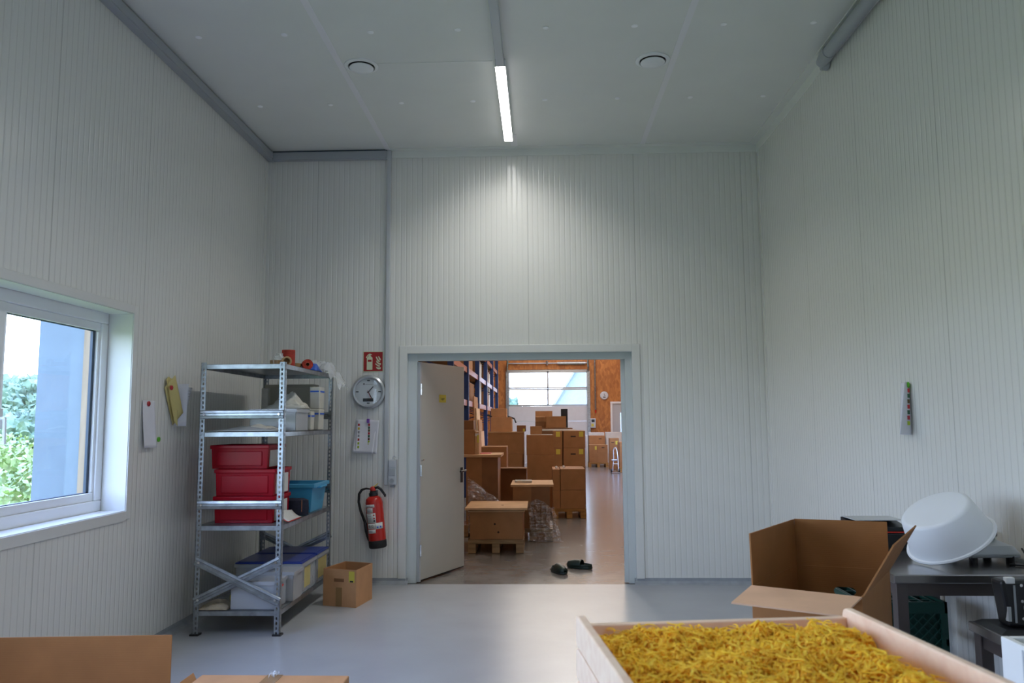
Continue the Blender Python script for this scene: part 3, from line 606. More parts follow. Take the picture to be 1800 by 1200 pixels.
def sheet(name, w_, h_, curve, m, parent, loc=(0, 0, 0), rot=(0, 0, 0), lift=.02, solid=.0007):
    """hanging sheet in XZ, top at z=0; curls away from the wall (-Y) by lift along the bottom and sides"""
    def f(u, v):
        x = (u-.5)*w_; d = lift*(v**1.6)*.6 + lift*.8*((u-.5)*2)**2*curve*(.25+.75*v)
        return (x, -.003-d, -v*h_)
    return MB().grid(f, 12, 14).build(name, m, parent, loc, rot, smooth=True, solid=solid)
t = thing('pinned_list', 'white price sheets with coloured rows under a violet clip below the clock', 'paper', (-1.590, D-.002, 1.478))
sheet('back_sheet', .19, .30, .5, 'paper', t, (-.012, 0, -.002), (0, math.radians(5), 0), .045)
sheet('front_sheet', .205, .305, .6, 'paper', t, (.004, -.006, 0), (0, math.radians(3), 0), .03)
cols = [(.45, .02, .03), (.55, .40, .02), (.03, .10, .05), (.28, .28, .30), (.40, .02, .04), (.12, .03, .02), (.10, .06, .02), (.35, .02, .04), (.36, .48, .03), (.48, .50, .05)]
CM = [mat('print_%d' % i, c, .7) for i, c in enumerate(cols)]
for k, (x, seq) in enumerate(((-.082, (0, 1, 3, 3, 0, 8, 8)), (.012, (4, 2, 6, 0, 2, 5, 8, 9, 2)))):
    n = len(seq)
    for i, c in enumerate(seq):
        z = -.035-.235*i/n; dd = .009+.03*(.6*(-z/.305)**1.6 + .48*((x/.205)*2)**2*(.25+.75*(-z/.305)))
        bx(-.007, .009, -.0012, 0, -.022, 0).build('colour_block', CM[c], t, (x, -dd-.0018, z), (0, math.radians(3), 0))
bx(-.007, .017, -.028, -.004, -.028, .010).build('clip', 'magviolet', t, bevel=.003)
# extinguisher
t = thing('fire_extinguisher', 'red fire extinguisher with black hose hanging on the wall left of the doorway', 'fire extinguisher', (-1.463, D-.105, .338), rot=(0, math.radians(-5.9), 0))
MB().lathe([(.05, .062), (.0765, .066), (.0775, .09), (.0775, .40), (.070, .435), (.045, .456), (.03, .462)], 36).build('cylinder', 'redp', t, smooth=True)
MB().lathe([(.055, 0), (.072, .002), (.080, .012), (.081, .062), (.078, .07)], 36).build('foot_ring', 'rubber', t, smooth=True)
MB().lathe([(.03, .458), (.040, .462), (.040, .488), (.032, .492), (.030, .505)], 24).build('collar', 'black', t, smooth=True)
MB().lathe([(.018, .50), (.026, .508), (.027, .528), (.018, .542), (.001, .546)], 20).build('head', 'redtip', t, smooth=True)
MB().tube([(.012, -.005, .528), (.05, -.008, .532), (.075, -.01, .51), (.108, -.012, .455), (.104, -.014, .442)], [.009, .012, .012, .010, .008], 10).build('lever', 'black', t, smooth=True)
MB().tube([(-.018, 0, .522), (-.06, 0, .532), (-.10, 0, .525), (-.128, .0, .49), (-.138, 0, .42), (-.128, 0, .34), (-.105, 0, .26), (-.088, 0, .20)], [.006, .008, .012, .012, .012, .012, .012, .013], 12).build('hose', 'rubber', t, smooth=True)
MB().tube([(-.100, 0, .235), (-.088, .0, .16), (-.076, .01, .085), (-.07, .01, .065)], [.012, .02, .018, .014], 12).build('nozzle', 'black', t, smooth=True)
MB().tube([(.0, -.01, .536), (.03, -.014, .55), (.055, -.015, .568)], [.004, .004, .003]).build('safety_tag', 'yellowtag', t)
MB().box(-.03, .03, .06, .104, .30, .36).box(-.02, .02, .09, .104, .2, .5).build('wall_bracket', 'black', t)
def arc_label(name, m, a0, a1, z0, z1, r=.0782):
    def f(u, v):
        a = math.radians(a0+(a1-a0)*u)
        return (r*math.sin(a), -r*math.cos(a), z0+(z1-z0)*v)
    return MB().grid(f, 8, 1).build(name, m, t, solid=.0006, smooth=True)
arc_label('label', 'wlabel', -62, 12, .365, .39); arc_label('label', 'wlabel', -52, -2, .318, .360); arc_label('label', 'wlabel', -56, 14, .226, .314); arc_label('label', 'wlabel', -52, 4, .178, .222); arc_label('label', 'wlabel', -52, 6, .138, .172)
arc_label('inspection_tag', 'wlabel', 4, 60, .172, .226, .0788)
for z in (.377, .345, .332, .30, .288, .272, .258, .243, .155, .147): arc_label('print_line', 'grey_ink', -44, -14, z, z+.005, .0786)
for z, q in ((.29, 'redtip'), (.262, 'redtip'), (.24, 'ink')): arc_label('print_mark', q, -2, 8, z, z+.012, .0787)
text('lettering', 'S G', .032, 'ink', t, (-.028, -.0766, .199), (PI/2, 0, math.radians(-21)))
arc_label('print_mark', 'bluestripe', 16, 26, .180, .196, .0795); arc_label('print_mark', 'bluestripe', 36, 46, .182, .197, .0795)

# ------------------------------------------------------------------ side walls: pinned papers
RL = (0, 0, PI/2)       # sheet faces +X
def magnet(name, m, lab, cat, loc, sgn, r=.017):
    o = MB().lathe([(r, 0), (r, .007), (r*.7, .011), (.001, .0115)], 20, Matrix.Rotation(sgn*PI/2, 4, 'Y')).build(name, m, None, loc, smooth=True)
    return tag(o, lab, cat, 'round magnets')
t = thing('pinned_note', 'narrow white note pinned under a red magnet right of the window', 'paper', (XL+.002, 5.10, 1.607))
sheet('sheet', .165, .31, .4, 'paper', t, (0, 0, 0), (0, 0, PI/2), .03).rotation_euler = (0, math.radians(0), PI/2)
magnet('round_magnet', 'magred', 'red magnet holding the narrow white note', 'magnet', (XL+.006, 5.095, 1.585), 1)
t = thing('yellow_note', 'yellow folded paper twisted under a red magnet on the left wall', 'paper', (XL+.002, 5.375, 1.76))
def yn(u, v): return (.004+.035*u*v+.02*v, -.06+.13*u+.05*v-.02*v*v, -.03*(1-u)*0-.30*v*(1-.25*(1-u)))
MB().grid(lambda u, v: (.004+.03*abs(u-.45)+.02*v, (-.07+.15*u)*(1-.75*v)+.055*v, .02-.03*abs(u-.4)*2-.31*v), 12, 14).build('sheet', 'yellowp', t, smooth=True, solid=.0008)
MB().grid(lambda u, v: (.006+.045*u, (-.07+.06*u)+.14*v, -.06-.26*v+.09*u), 6, 10).build('fold', 'yellowp', t, smooth=True, solid=.0008)
magnet('round_magnet', 'magred', 'red magnet holding the yellow paper', 'magnet', (XL+.04, 5.335, 1.70), 1)
t = thing('folded_leaflet', 'white folded leaflet hanging beside the yellow paper', 'paper', (XL+.002, 5.52, 1.735))
MB().grid(lambda u, v: (.004+.075*u-.01*v, -.03+.03*u, -.30*v), 6, 8).build('front_fold', 'paper', t, smooth=True, solid=.0008)
MB().grid(lambda u, v: (.012+.03*u-.02*v*u, .01+.13*u*(1-.7*v), -.02-.26*v), 6, 8).build('back_fold', 'paper', t, smooth=True, solid=.0008)
for k in range(3): bx(0.0, .001, -.03, .03, -.004, 0).build('print_line', 'grey_ink', t, (.034, .085-.004*k, -.045-.02*k), (0, 0, math.radians(-13)))
magnet('round_magnet', 'maggreen', 'green magnet alone on the left wall below the yellow paper', 'magnet', (XL, 5.262, 1.348), 1)
t = thing('hanging_brochure', 'white brochure hanging open under a green magnet on the right wall', 'paper', (XR-.002, 4.44, 1.655))
MB().grid(lambda u, v: (-.004-.098*u*(.35+.65*v), -.075*u*(.3+.7*v), -.285*v), 8, 10).build('open_leaf', 'paper', t, smooth=True, solid=.0008)
MB().grid(lambda u, v: (-.004-.02*u*v, .10*u, -.29*v), 6, 8).build('back_leaf', 'paper', t, smooth=True, solid=.0008)
MB().grid(lambda u, v: (-.012-.03*u*v, -.01+.05*u, -.29*v), 6, 8).build('middle_leaf', 'paper', t, smooth=True, solid=.0008)
for i, c in enumerate((0, 2, 6, 0, 2, 7, 8)): bx(-.009, .009, -.0015, 0, -.022, 0).build('colour_block', CM[c], t, (-.018-.004*i*.6, -.011-.0026*i, -.035-.030*i), (0, 0, -.65))
magnet('round_magnet', 'maggreen', 'green magnet holding the brochure on the right wall', 'magnet', (XR-.012, 4.435, 1.64), -1)

# ------------------------------------------------------------------ shelving unit
SX0, SX1, SY0, SY1, ST = -2.413, -1.808, 5.50, 6.80, 1.885
t = thing('shelving_unit', 'galvanised metal shelving unit with four shelves in the left corner', 'shelving', ((SX0+SX1)/2, (SY0+SY1)/2, 0))
hx, hy = (SX1-SX0)/2, (SY1-SY0)/2
for sx in (-1, 1):
    for sy in (-1, 1):
        th, wd = .0025, .038; b = MB()
        b.box(min(0, -sx*wd), max(0, -sx*wd), min(0, -sy*th), max(0, -sy*th), .012, ST).box(min(0, -sx*th), max(0, -sx*th), min(0, -sy*wd), max(0, -sy*wd), .012, ST)
        p = b.build('post', 'post', t, (sx*hx, sy*hy, 0))
        bx(-.03, .03, -.03, .03, 0, .012).build('foot', 'black', p, (-sx*.015, -sy*.015, 0))
SHZ = (.165, .742, 1.392, 1.872)
for z in SHZ:
    b = MB(); x, y = hx-.004, hy-.004
    b.box(-x, x, -y, y, z-.002, z).box(-x, x, -y, -y+.0015, z-.034, z).box(-x, x, y-.0015, y, z-.034, z).box(-x, -x+.0015, -y, y, z-.034, z).box(x-.0015, x, -y, y, z-.034, z)
    b.box(-x, x, -y, -y+.02, z-.034, z-.0325).box(x-.02, x, -y, y, z-.034, z-.0325)
    b.build('shelf', 'galv', t)
def brace(p, q, name='brace'):
    """folded strip with two ridges between two points in the XZ plane of an end frame"""
    p, q = Vector(p), Vector(q); d = (q-p); L_ = d.length; ang = math.atan2(d.z, d.x)
    mm = Matrix.Translation(p) @ Matrix.Rotation(-ang, 4, 'Y'); b = MB()
    pr = [(-.030, 0), (-.026, -.006), (-.012, -.008), (-.007, -.002), (.007, -.002), (.012, -.008), (.026, -.006), (.030, 0)]
    vs = [mm @ Vector((0, y, z)) for z, y in pr]+[mm @ Vector((L_, y, z)) for z, y in pr]; n = len(pr)
    b.add(vs, [(i, i+1, i+1+n, i+n) for i in range(n-1)])
    o = b.build(name, 'galv', t, smooth=False, solid=.0015)
    for e in (.03, L_-.03): c = mm @ Vector((e, -.004, 0)); MB().tube([c, c+Vector((0, -.008, 0))], .009, 8).build('bolt', 'chrome', o)
    return o
for y in (-hy-.001, hy+.008):
    brace((-hx+.005, y, .505), (hx-.005, y, .225)); brace((-hx+.005, y+.012 if y > 0 else y+.004, .225), (hx-.005, y+.012 if y > 0 else y+.004, .505))
    for z in (.885, 1.515): brace((-hx+.005, y, z), (hx-.005, y, z), 'end_rail')

# shelf contents ----------------------------------------------------
def bin_(name, lab, cat, loc, sx, sy, sz, m, rz=0, taper=.9, rim=.018, rimh=.022, th=.004, group=None, label_side=None, part='bin_body', fill=None):
    t = thing(name, lab, cat, loc, rz, group); x, y = sx/2, sy/2; b = MB()
    for s in ((-1, -1, 1, -1), (1, -1, 1, 1), (1, 1, -1, 1), (-1, 1, -1, -1)):
        a, c, e, f = s
        p = [Vector((a*x*taper, c*y*taper, 0)), Vector((e*x*taper, f*y*taper, 0)), Vector((e*x, f*y, sz)), Vector((a*x, c*y, sz))]
        b.plate(p, th)
    b.plate([(-x*taper, -y*taper, th/2), (x*taper, -y*taper, th/2), (x*taper, y*taper, th/2), (-x*taper, y*taper, th/2)], th)
    b.build(part, m, t, bevel=.001)
    r = MB(); X, Y = x+rim, y+rim
    r.box(-X, X, -Y, -y+th, sz-rimh, sz).box(-X, X, y-th, Y, sz-rimh, sz).box(-X, -x+th, -y+th, y-th, sz-rimh, sz).box(x-th, X, -y+th, y-th, sz-rimh, sz)
    r.build('rim', m, t, bevel=.005)
    return t
RZL = ('topmost red plastic crate of the stack on the metal shelf', 'middle red plastic crate of the stack on the metal shelf', 'lowest red plastic crate, behind the metal end rail')
for i, (x0, x1, z0, z1, y0) in enumerate(((-2.40, -1.965, 1.126, 1.296, 5.66), (-2.352, -1.905, .934, 1.124, 5.63), (-2.352, -1.905, .744, .932, 5.62))):
    t = bin_('red_crate', RZL[i], 'crate', ((x0+x1)/2, y0+.19, z0), x1-x0-.02, .36, z1-z0, 'red', rim=.010, rimh=.028, taper=.965, group='red crates')
    sx, sy, sz = (x1-x0-.02)/2, .18, z1-z0
    MB().box(-sx*.8, sx*.8, -sy-.006, -sy+.004, .02, sz-.045).build('front_panel', 'red', t, bevel=.006)
    bx(sx*.985, sx+.0045, -sy+.04, -sy+.30, .012, sz-.04).build('card_label', 'wlabel', t)
t = bin_('blue_storage_tub', 'light blue plastic tub without lid beside the navy pouch', 'tub', (-1.995, 6.46, .744), .36, .40, .225, 'blue', taper=.86, rim=.022, rimh=.03)
for s in (-1, 1): MB().box(s*.20-.02, s*.20+.02, -.09, .09, .185, .20).build('grip', 'blue', t, bevel=.006)
t = thing('navy_pouch', 'dark navy fabric pouch leaning in front of the blue tub', 'pouch', (-1.895, 6.10, .744), rz=.12)
MB().lathe([(.05, 0), (.094, .004), (.097, .05), (.094, .115), (.06, .13), (.001, .132)], 24, Matrix.Diagonal((1, .42, 1, 1))).build('body', 'navy', t, smooth=True)
MB().tube([(-.07, -.036, .11), (-.06, -.043, .085), (-.072, -.044, .078), (-.078, -.04, .095)], .004).build('ring', 'chrome', t); MB().tube([(.05, -.042, .12), (.05, -.045, .03)], .003).build('zip', 'chrome', t)
t = thing('curved_card', 'white curved card sheet with a red edge lying before the navy pouch', 'paper', (-1.845, 5.84, .745))
MB().grid(lambda u, v: (-.045+.075*u, -.16+.30*v, .006+.075*(1-u)**2*(1-.35*v)), 12, 6).build('sheet', 'wlabel', t, smooth=True, solid=.0015)
MB().grid(lambda u, v: (-.045+.085*u, -.17+.27*v, .002+.05*(1-u)**2*(1-.35*v)), 12, 6).build('red_sheet', 'redtip', t, smooth=True, solid=.0015)
def lidbox(name, lab, x0, x1, y0, y1, z, h, m='clear', lid='bluelid', group='blue lidded boxes'):
    t = thing(name, lab, 'box', ((x0+x1)/2, (y0+y1)/2, z), group=group); x, y = (x1-x0)/2, (y1-y0)/2; b = MB()
    b.box(-x*.97, x*.97, -y*.97, -y*.97+.003, 0, h).box(-x*.97, x*.97, y*.97-.003, y*.97, 0, h).box(-x*.97, -x*.97+.003, -y*.97, y*.97, 0, h).box(x*.97-.003, x*.97, -y*.97, y*.97, 0, h).box(-x*.97, x*.97, -y*.97, y*.97, 0, .003)
    b.build('body', m, t)
    if lid: bx(-x, x, -y, y, h, h+.012).build('lid', lid, t, bevel=.004); bx(-x*.92, x*.92, -y*.92, y*.92, h+.012, h+.016).build('lid_panel', lid, t, bevel=.003)
    MB().box(-x-.004, x+.004, -y-.004, y+.004, h-.025, h-.001).build('collar', 'milkbox', t)
    return t, x, y
t, x, y = lidbox('lidded_box', 'clear box with blue lid, the nearer of the two on the bottom shelf', -2.33, -1.815, 6.02, 6.40, .167, .222)
bx(x*.97, x*.97+.002, -.10, .05, .03, .18).build('label', 'yellowp', t); bx(-x*.9, x*.9, -y*.9, y*.9, .005, .15).build('contents', 'greyl', t)
t, x, y = lidbox('lidded_box', 'clear box with blue lid, the further of the two on the bottom shelf', -2.33, -1.815, 6.43, 6.78, .167, .222)
bx(x*.97, x*.97+.002, -.12, .12, .03, .18).build('label', 'yellowp', t); bx(-x*.9, x*.9, -y*.9, y*.9, .005, .16).build('contents', 'greyl', t)
t, x, y = lidbox('milky_box', 'milky open plastic box at the front of the bottom shelf', -2.17, -1.845, 5.53, 5.76, .167, .19, 'milkbox', None, 'milky boxes')
bx(-x*.9, x*.9, -y*.88, y*.88, .005, .07).build('contents', 'bagp', t); bx(x*.97, x*.97+.003, -.03, .05, .13, .145).build('red_mark', 'redtip', t)
t, x, y = lidbox('milky_box', 'milky plastic box holding a white roll, behind the front box', -2.15, -1.80, 5.775, 6.00, .167, .21, 'milkbox', None, 'milky boxes')
MB().tube([(-.14, 0, .095), (.14, 0, .095)], .085, 20).build('white_roll', 'bagp', t, smooth=True)
def crumple(name, m, parent, sx, sy, h, seed, nu=16, nv=16, solid=.001, loc=None):
    def f(u, v):
        e = math.sin(PI*min(1, max(0, u)))**.5*math.sin(PI*v)**.5
        return ((u-.5)*sx*(1+.08*noise.noise((v*4, seed, 0))), (v-.5)*sy*(1+.08*noise.noise((u*4, seed, 3))), .003+h*e*(.6+.5*noise.fractal(Vector((u*3, v*3, seed)), 1, 2, 3))+.0)
    o = MB().grid(lambda u, v: tuple(max(c, .002) if i == 2 else c for i, c in enumerate(f(u, v))), nu, nv).build(name, m, parent, loc, smooth=True, solid=solid); return o
t = thing('beige_cloth', 'beige folded cloth at the front left of the bottom shelf', 'cloth', (-2.285, 5.62, .166)); crumple('folds', 'cloth', t, .20, .22, .06, 3)
tag(bx(-.05, .05, -.06, .06, 0, .05).build('yellow_pack', 'ylabel', None, (-2.23, 5.83, .167), (0, 0, .3), bevel=.008), 'small yellow pack behind the beige cloth on the bottom shelf', 'pack')
# second shelf from the top
z2 = 1.394
t = thing('plastic_sheets', 'loose pale plastic bags lying flat at the front of the second shelf', 'bags', (-2.12, 5.66, z2)); crumple('bags', 'milkbox', t, .50, .27, .045, 7); crumple('top_bag', 'bagp', t, .30, .2, .06, 9, loc=(.07, .02, .0))
t, x, y = lidbox('milky_box', 'long milky plastic box at mid depth on the second shelf', -2.19, -1.83, 5.85, 6.17, z2, .165, 'milkbox', None, 'milky boxes')
bx(-x*.9, x*.9, -y*.9, y*.9, .004, .12).build('contents', 'bagp', t)
t = thing('paper_bags', 'folded off-white paper bags piled on the milky box', 'bags', (-1.99, 6.14, z2+.167)); crumple('pile', 'bagp', t, .30, .22, .105, 12); crumple('top_bag', 'bagp', t, .27, .2, .135, 15, loc=(.02, .0, .004))
TL = ('blue-striped cream pack beside the milky box', 'blue-striped cream pack, middle of the row', 'blue-striped cream pack below the upper one at the far end', 'blue-striped cream pack standing on top of another')
for i, (x0, x1, y0, y1, z0, z1) in enumerate(((-1.955, -1.895, 6.22, 6.32, z2, z2+.155), (-1.888, -1.832, 6.24, 6.34, z2, z2+.152), (-1.905, -1.815, 6.42, 6.56, z2, z2+.172), (-1.905, -1.815, 6.42, 6.56, z2+.174, z2+.355))):
    t = thing('cream_pack', TL[i], 'pack', ((x0+x1)/2, (y0+y1)/2, z0), group='cream packs'); x, y, h = (x1-x0)/2, (y1-y0)/2, z1-z0
    MB().hexa([(-x*.9, -y*.9, 0), (x*.9, -y*.9, 0), (x*.9, y*.9, 0), (-x*.9, y*.9, 0)], [(-x, -y, h), (x, -y, h), (x, y, h), (-x, y, h)]).build('pack', 'tub', t, bevel=.008)
    bx(-x*.8, x*.8, -y-.003, -y+.004, h-.045, h-.032).build('stripe', 'bluestripe', t)
    bx(x-.004, x+.003, -y*.8, y*.8, h-.045, h-.032).build('stripe', 'bluestripe', t)
t = thing('beige_carton', 'wide beige box standing against the wall at the back of the second shelf', 'box', (-2.13, 6.68, z2)); bx(-.21, .21, -.07, .07, 0, .375).build('body', 'beige', t, bevel=.004); bx(-.212, .212, -.072, .072, .36, .385).build('lid', 'beige', t, bevel=.003)
tag(bx(-.03, .03, -.03, .03, 0, .35).build('white_tube_carton', 'bagp', None, (-2.30, 6.52, z2), bevel=.006), 'slim white upright box before the beige box on the second shelf', 'box')
# on top
z1 = 1.874
def roll(name, lab, loc, r, ri, h, m, core='card', group=None, rot=None, rz=0):
    t = thing(name, lab, 'roll', loc, rz, group, rot)
    MB().lathe([(ri, 0), (r, 0), (r*1.0, h*.5), (r, h), (ri, h), (ri, 0)], 32).build('winding', m, t, smooth=True)
    MB().lathe([(ri*.85, -.001), (ri, -.001), (ri, h+.001), (ri*.85, h+.001), (ri*.85, -.001)], 24).build('core', core, t, smooth=True)
    return t
roll('twine_spool', 'tall red twine spool standing on top of the shelving', (-1.945, 5.99, z1), .05, .018, .14, 'twine', group='twine spools')
roll('twine_spool', 'small red twine spool lying beside the brown tape roll on top', (-1.875, 6.235, z1+.042), .042, .015, .07, 'twine', group='twine spools', rot=(PI/2, 0, .4))
roll('tape_roll', 'brown packing tape roll lying flat on the shelving top', (-1.955, 6.17, z1), .055, .038, .05, 'tape', group='tape rolls')
roll('tape_roll', 'wide brown tape roll leaning on the front of the shelving top', (-1.962, 5.76, z1), .045, .034, .042, 'tape', group='tape rolls')
roll('tape_roll', 'pale tape roll on edge beside the tall red twine spool', (-1.89, 5.77, z1+.036), .036, .026, .03, 'cpale', group='tape rolls', rot=(PI/2, 0, .5))
t = thing('blue_pack', 'bright blue plastic pack on the shelving top', 'pack', (-1.905, 6.42, z1)); crumple('pack', 'bluelid', t, .16, .2, .10, 21); 
t.children[0].data.materials[0] = mat('bright_blue_plastic', (.03, .11, .50), .3)
t = thing('clear_bag', 'crumpled clear plastic bag drooping over the right end of the shelving top', 'bag', (-1.83, 6.64, z1))
def cb(u, v):
    x = -.10+.26*u; n = noise.fractal(Vector((u*4, v*4, 2.2)), 1, 2, 4)
    z = .015+.085*math.sin(PI*v)*(1-u*.5)+.05*n; z += -1.6*max(0, x-.03)**1.15
    return (x, -.13+.28*v+.02*n, max(z, .004) if x < .03 else z)
MB().grid(cb, 24, 24).build('film', 'cling', t, smooth=True)
t = thing('clear_wrap', 'small wad of clear plastic standing up on the shelving top', 'bag', (-1.975, 5.86, z1))
MB().grid(lambda u, v: ((.05-.02*v)*math.cos(u*2*PI)*(1+.5*noise.noise((u*6, v*5, 1))), (.05-.02*v)*math.sin(u*2*PI)*(1+.5*noise.noise((u*6, v*5, 5))), .1*v+.015*noise.noise((u*5, v*4, 8))+.004*1), 24, 12).build('film', 'cling', t, smooth=True)

# ------------------------------------------------------------------ cartons
def carton(lab, x0, x1, y0, y1, z0, z1, m='c1', group=None, tape=False, labels=(), holes=(), name='carton', rz=0, extra=0, seam=True):
    t = thing(name, lab, 'box', ((x0+x1)/2, (y0+y1)/2, z0), rz, group); x, y, h = (x1-x0)/2, (y1-y0)/2, z1-z0
    bx(-x, x, -y, y, 0, h).build('body', m, t, bevel=.004)
    if tape: MB().box(-.025, .025, -y-.0015, y+.0015, h, h+.001).box(-.025, .025, -y-.0015, -y, h*.72, h+.001).build('tape', 'tape', t)
    for (u, v, a, c) in labels: bx(u-a/2, u+a/2, -y-.002, -y, v-c/2, v+c/2).build('label', 'ylabel', t)
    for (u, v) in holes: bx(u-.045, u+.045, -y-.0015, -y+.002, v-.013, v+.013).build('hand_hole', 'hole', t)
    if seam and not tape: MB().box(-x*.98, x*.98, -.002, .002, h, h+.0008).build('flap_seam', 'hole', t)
    return t
def pallet(lab, x0, x1, y0, y1, m='pallet', z0=0.0):
    t = thing('pallet', lab, 'pallet', ((x0+x1)/2, (y0+y1)/2, z0), group='pallets'); x, y = (x1-x0)/2, (y1-y0)/2
    k = .085
    for i in (-1, 0, 1):
        bx(i*(x-k/2)-k/2, i*(x-k/2)+k/2, -y, y, 0, .022).build('runner', m, t)
        for j in (-1, 0, 1):
            if i == 0: pass
            bx(i*(x-k/2)-k/2, i*(x-k/2)+k/2, j*(y-.07)-.07, j*(y-.07)+.07, .022, .1).build('block', m, t)
    for i in range(5):
        yy = -y+.07+i*(2*y-.14)/4; bx(-x, x, yy-.06, yy+.06, .122, .144).build('deck_board', m, t)
    for j in (-1, 0, 1): bx(-x, x, j*(y-.07)-.05, j*(y-.07)+.05, .1, .122).build('cross_board', m, t)
    return t
# open carton beside the shelving
def open_carton(name, lab, P, h, m, th=.005, hole=None, group=None):
    """P: four rim corners (front-left, front-right, back-right, back-left) in local XY"""
    t = None; P = [Vector((p[0], p[1], 0)) for p in P]; c = sum(P, Vector())/4
    t = thing(name, lab, 'box', c, group=group); Q = [p-c for p in P]; b = MB()
    for i in range(4):
        a, e = Q[i], Q[(i+1) % 4]; n = Vector((-(e-a).y, (e-a).x, 0)).normalized()*th   # inward
        if hole and hole[0] == i:
            d = (e-a); u0, u1, z0, z1 = hole[1:]; A0, A1 = a+d*u0, a+d*u1; Z = Vector((0, 0, 1))
            def pl(p, q, s0, s1):
                b.hexa([p+Z*s0, q+Z*s0, q+n+Z*s0, p+n+Z*s0], [p+Z*s1, q+Z*s1, q+n+Z*s1, p+n+Z*s1])
            pl(a, A0, 0, h); pl(A1, e, 0, h); pl(A0, A1, 0, z0); pl(A0, A1, z1, h)
            r = (z1-z0)/2; w_ = d.length; uv = d.normalized()
            for s, base in ((1, A0), (-1, A1)):      # rounded ends of the hand hole
                K = 6
                for k in range(K):
                    for sg_ in (1, -1):
                        f0, f1 = k/K, (k+1)/K
                        x0_, x1_ = r*(1-math.cos(f0*PI/2)), r*(1-math.cos(f1*PI/2)); hh0 = r*math.sin(f0*PI/2); zc = (z0+z1)/2
                        p, q = base+uv*s*x0_, base+uv*s*x1_
                        lo, hi = (zc+hh0, z1) if sg_ > 0 else (z0, zc-hh0)
                        if hi-lo > 1e-4: pl(p, q, lo, hi)
        else:
            b.hexa([a, e, e+n, a+n], [v+Vector((0, 0, h)) for v in (a, e, e+n, a+n)])
    b.add([q+Vector((0, 0, th)) for q in Q]+[q for q in Q], [(0, 1, 2, 3), (7, 6, 5, 4)])
    b.build('body', m, t)
    return t, Q
t, Q = open_carton('open_carton', 'small open carton with a yellow label on the floor beside the shelving', [(-1.755, 6.40), (-1.468, 6.315), (-1.41, 6.64), (-1.66, 6.725)], .29, 'c2')
ax = math.atan2(-.085, .287)
q0, q1 = Q[0], Q[1]; d = (q1-q0); nn = Vector((d.y, -d.x, 0)).normalized()
def onface(u, z, w_, h_, off=.001):
    c = q0+d*u+nn*off+Vector((0, 0, z)); e = d.normalized()
    return MB().plate([c-e*w_/2-Vector((0, 0, h_/2)), c+e*w_/2-Vector((0, 0, h_/2)), c+e*w_/2+Vector((0, 0, h_/2)), c-e*w_/2+Vector((0, 0, h_/2))], .0015)
onface(.86, .235, .05, .085).build('label', 'ylabel', t); onface(.86, .20, .03, .012, .002).build('print_line', 'ink', t); onface(.48, .205, .09, .026).build('hand_slot', 'c3', t); onface(.48, .075, .055, .145).build('tape', 'tape', t)
for i in range(4):     # inward folded flaps
    a, e = Q[i], Q[(i+1) % 4]; dd = (e-a).normalized(); n = Vector((-dd.y, dd.x, 0)); zt = Vector((0, 0, .287))
    MB().plate([a+dd*.01+n*.008+zt, e-dd*.01+n*.008+zt, e-dd*.012+n*.03+zt-Vector((0, 0, .13)), a+dd*.012+n*.03+zt-Vector((0, 0, .13))], .004).build('flap', 'c1', t)
# big open carton beside the steel table
FL, FR, BR, BL = (.700, 2.720), (.993, 2.544), (1.280, 3.010), (.972, 3.112)
RH = .90
t, Q = open_carton('open_carton', 'large brown carton standing open with raised flaps in front of the steel table', [FL, FR, BR, BL], RH, 'croom', hole=(2, .36, .60, RH-.104, RH-.072))
ZR = Vector((0, 0, RH))
def flap(i, ln, tilt, s0=0.0, s1=1.0, sk0=0.0, sk1=0.0):
    """flap on rim edge i: tilt 90 = straight up, 0 = straight out"""
    a, e = Q[i], Q[(i+1) % 4]; dd = (e-a).normalized(); o = Vector((dd.y, -dd.x, 0)); v = (o*math.cos(math.radians(tilt))+Vector((0, 0, 1))*math.sin(math.radians(tilt)))*ln
    p, q = a+(e-a)*s0+ZR, a+(e-a)*s1+ZR
    return MB().plate([p, q, q+v+dd*sk1, p+v+dd*sk0], .005)
flap(0, .205, -5, 0.0, 1.0, -.005, -.02).build('flap', 'cflap', t)  # lighter carton colour stands for the light falling on this flap
flap(1, .19, 60, .04, 1.0, .0, .01).build('flap', 'croom', t)
flap(2, .172, 89, 0.0, 1.0).build('flap', 'croom', t)
flap(3, .170, 89, .0, .985).build('flap', 'croom', t)
# cartons bottom left
t = thing('open_carton', 'brown carton with one flap raised, cut by the lower left picture corner', 'box', (-1.965, 2.918, 0), .07)
bx(-.42, .485, -.30, .262, 0, .33).build('body', 'croom', t, bevel=.004)
MB().plate([(-.46, .265, .33), (.49, .265, .33), (.49, .268, .604), (-.46, .268, .604)], .006).build('flap', 'croom', t)
MB().plate([(-.40, -.30, .332), (.48, -.30, .332), (.48, -.50, .30), (-.40, -.50, .30)], .006).build('flap', 'croom', t)
t = thing('closed_carton', 'tan carton closed with glossy tape at the bottom of the picture', 'box', (-1.125, 3.17, 0))
bx(-.31, .315, -.21, .21, 0, .40).build('body', 'c2', t, bevel=.004); bx(-.03, .035, -.211, .211, .4, .4012).build('tape', 'tape', t)
MB().grid(lambda u, v: (-.01+.03*u+.012*noise.noise((u*5, v*5, 2)), .16+.05*v, .402+.02*abs(math.sin(u*5+v*3))), 6, 6).build('tape_end', 'cling', t, smooth=True)
MB().plate([(-.315, -.19, .36), (-.315, .19, .36), (-.345, .2, .41), (-.345, -.19, .41)], .005).build('flap', 'c2', t)

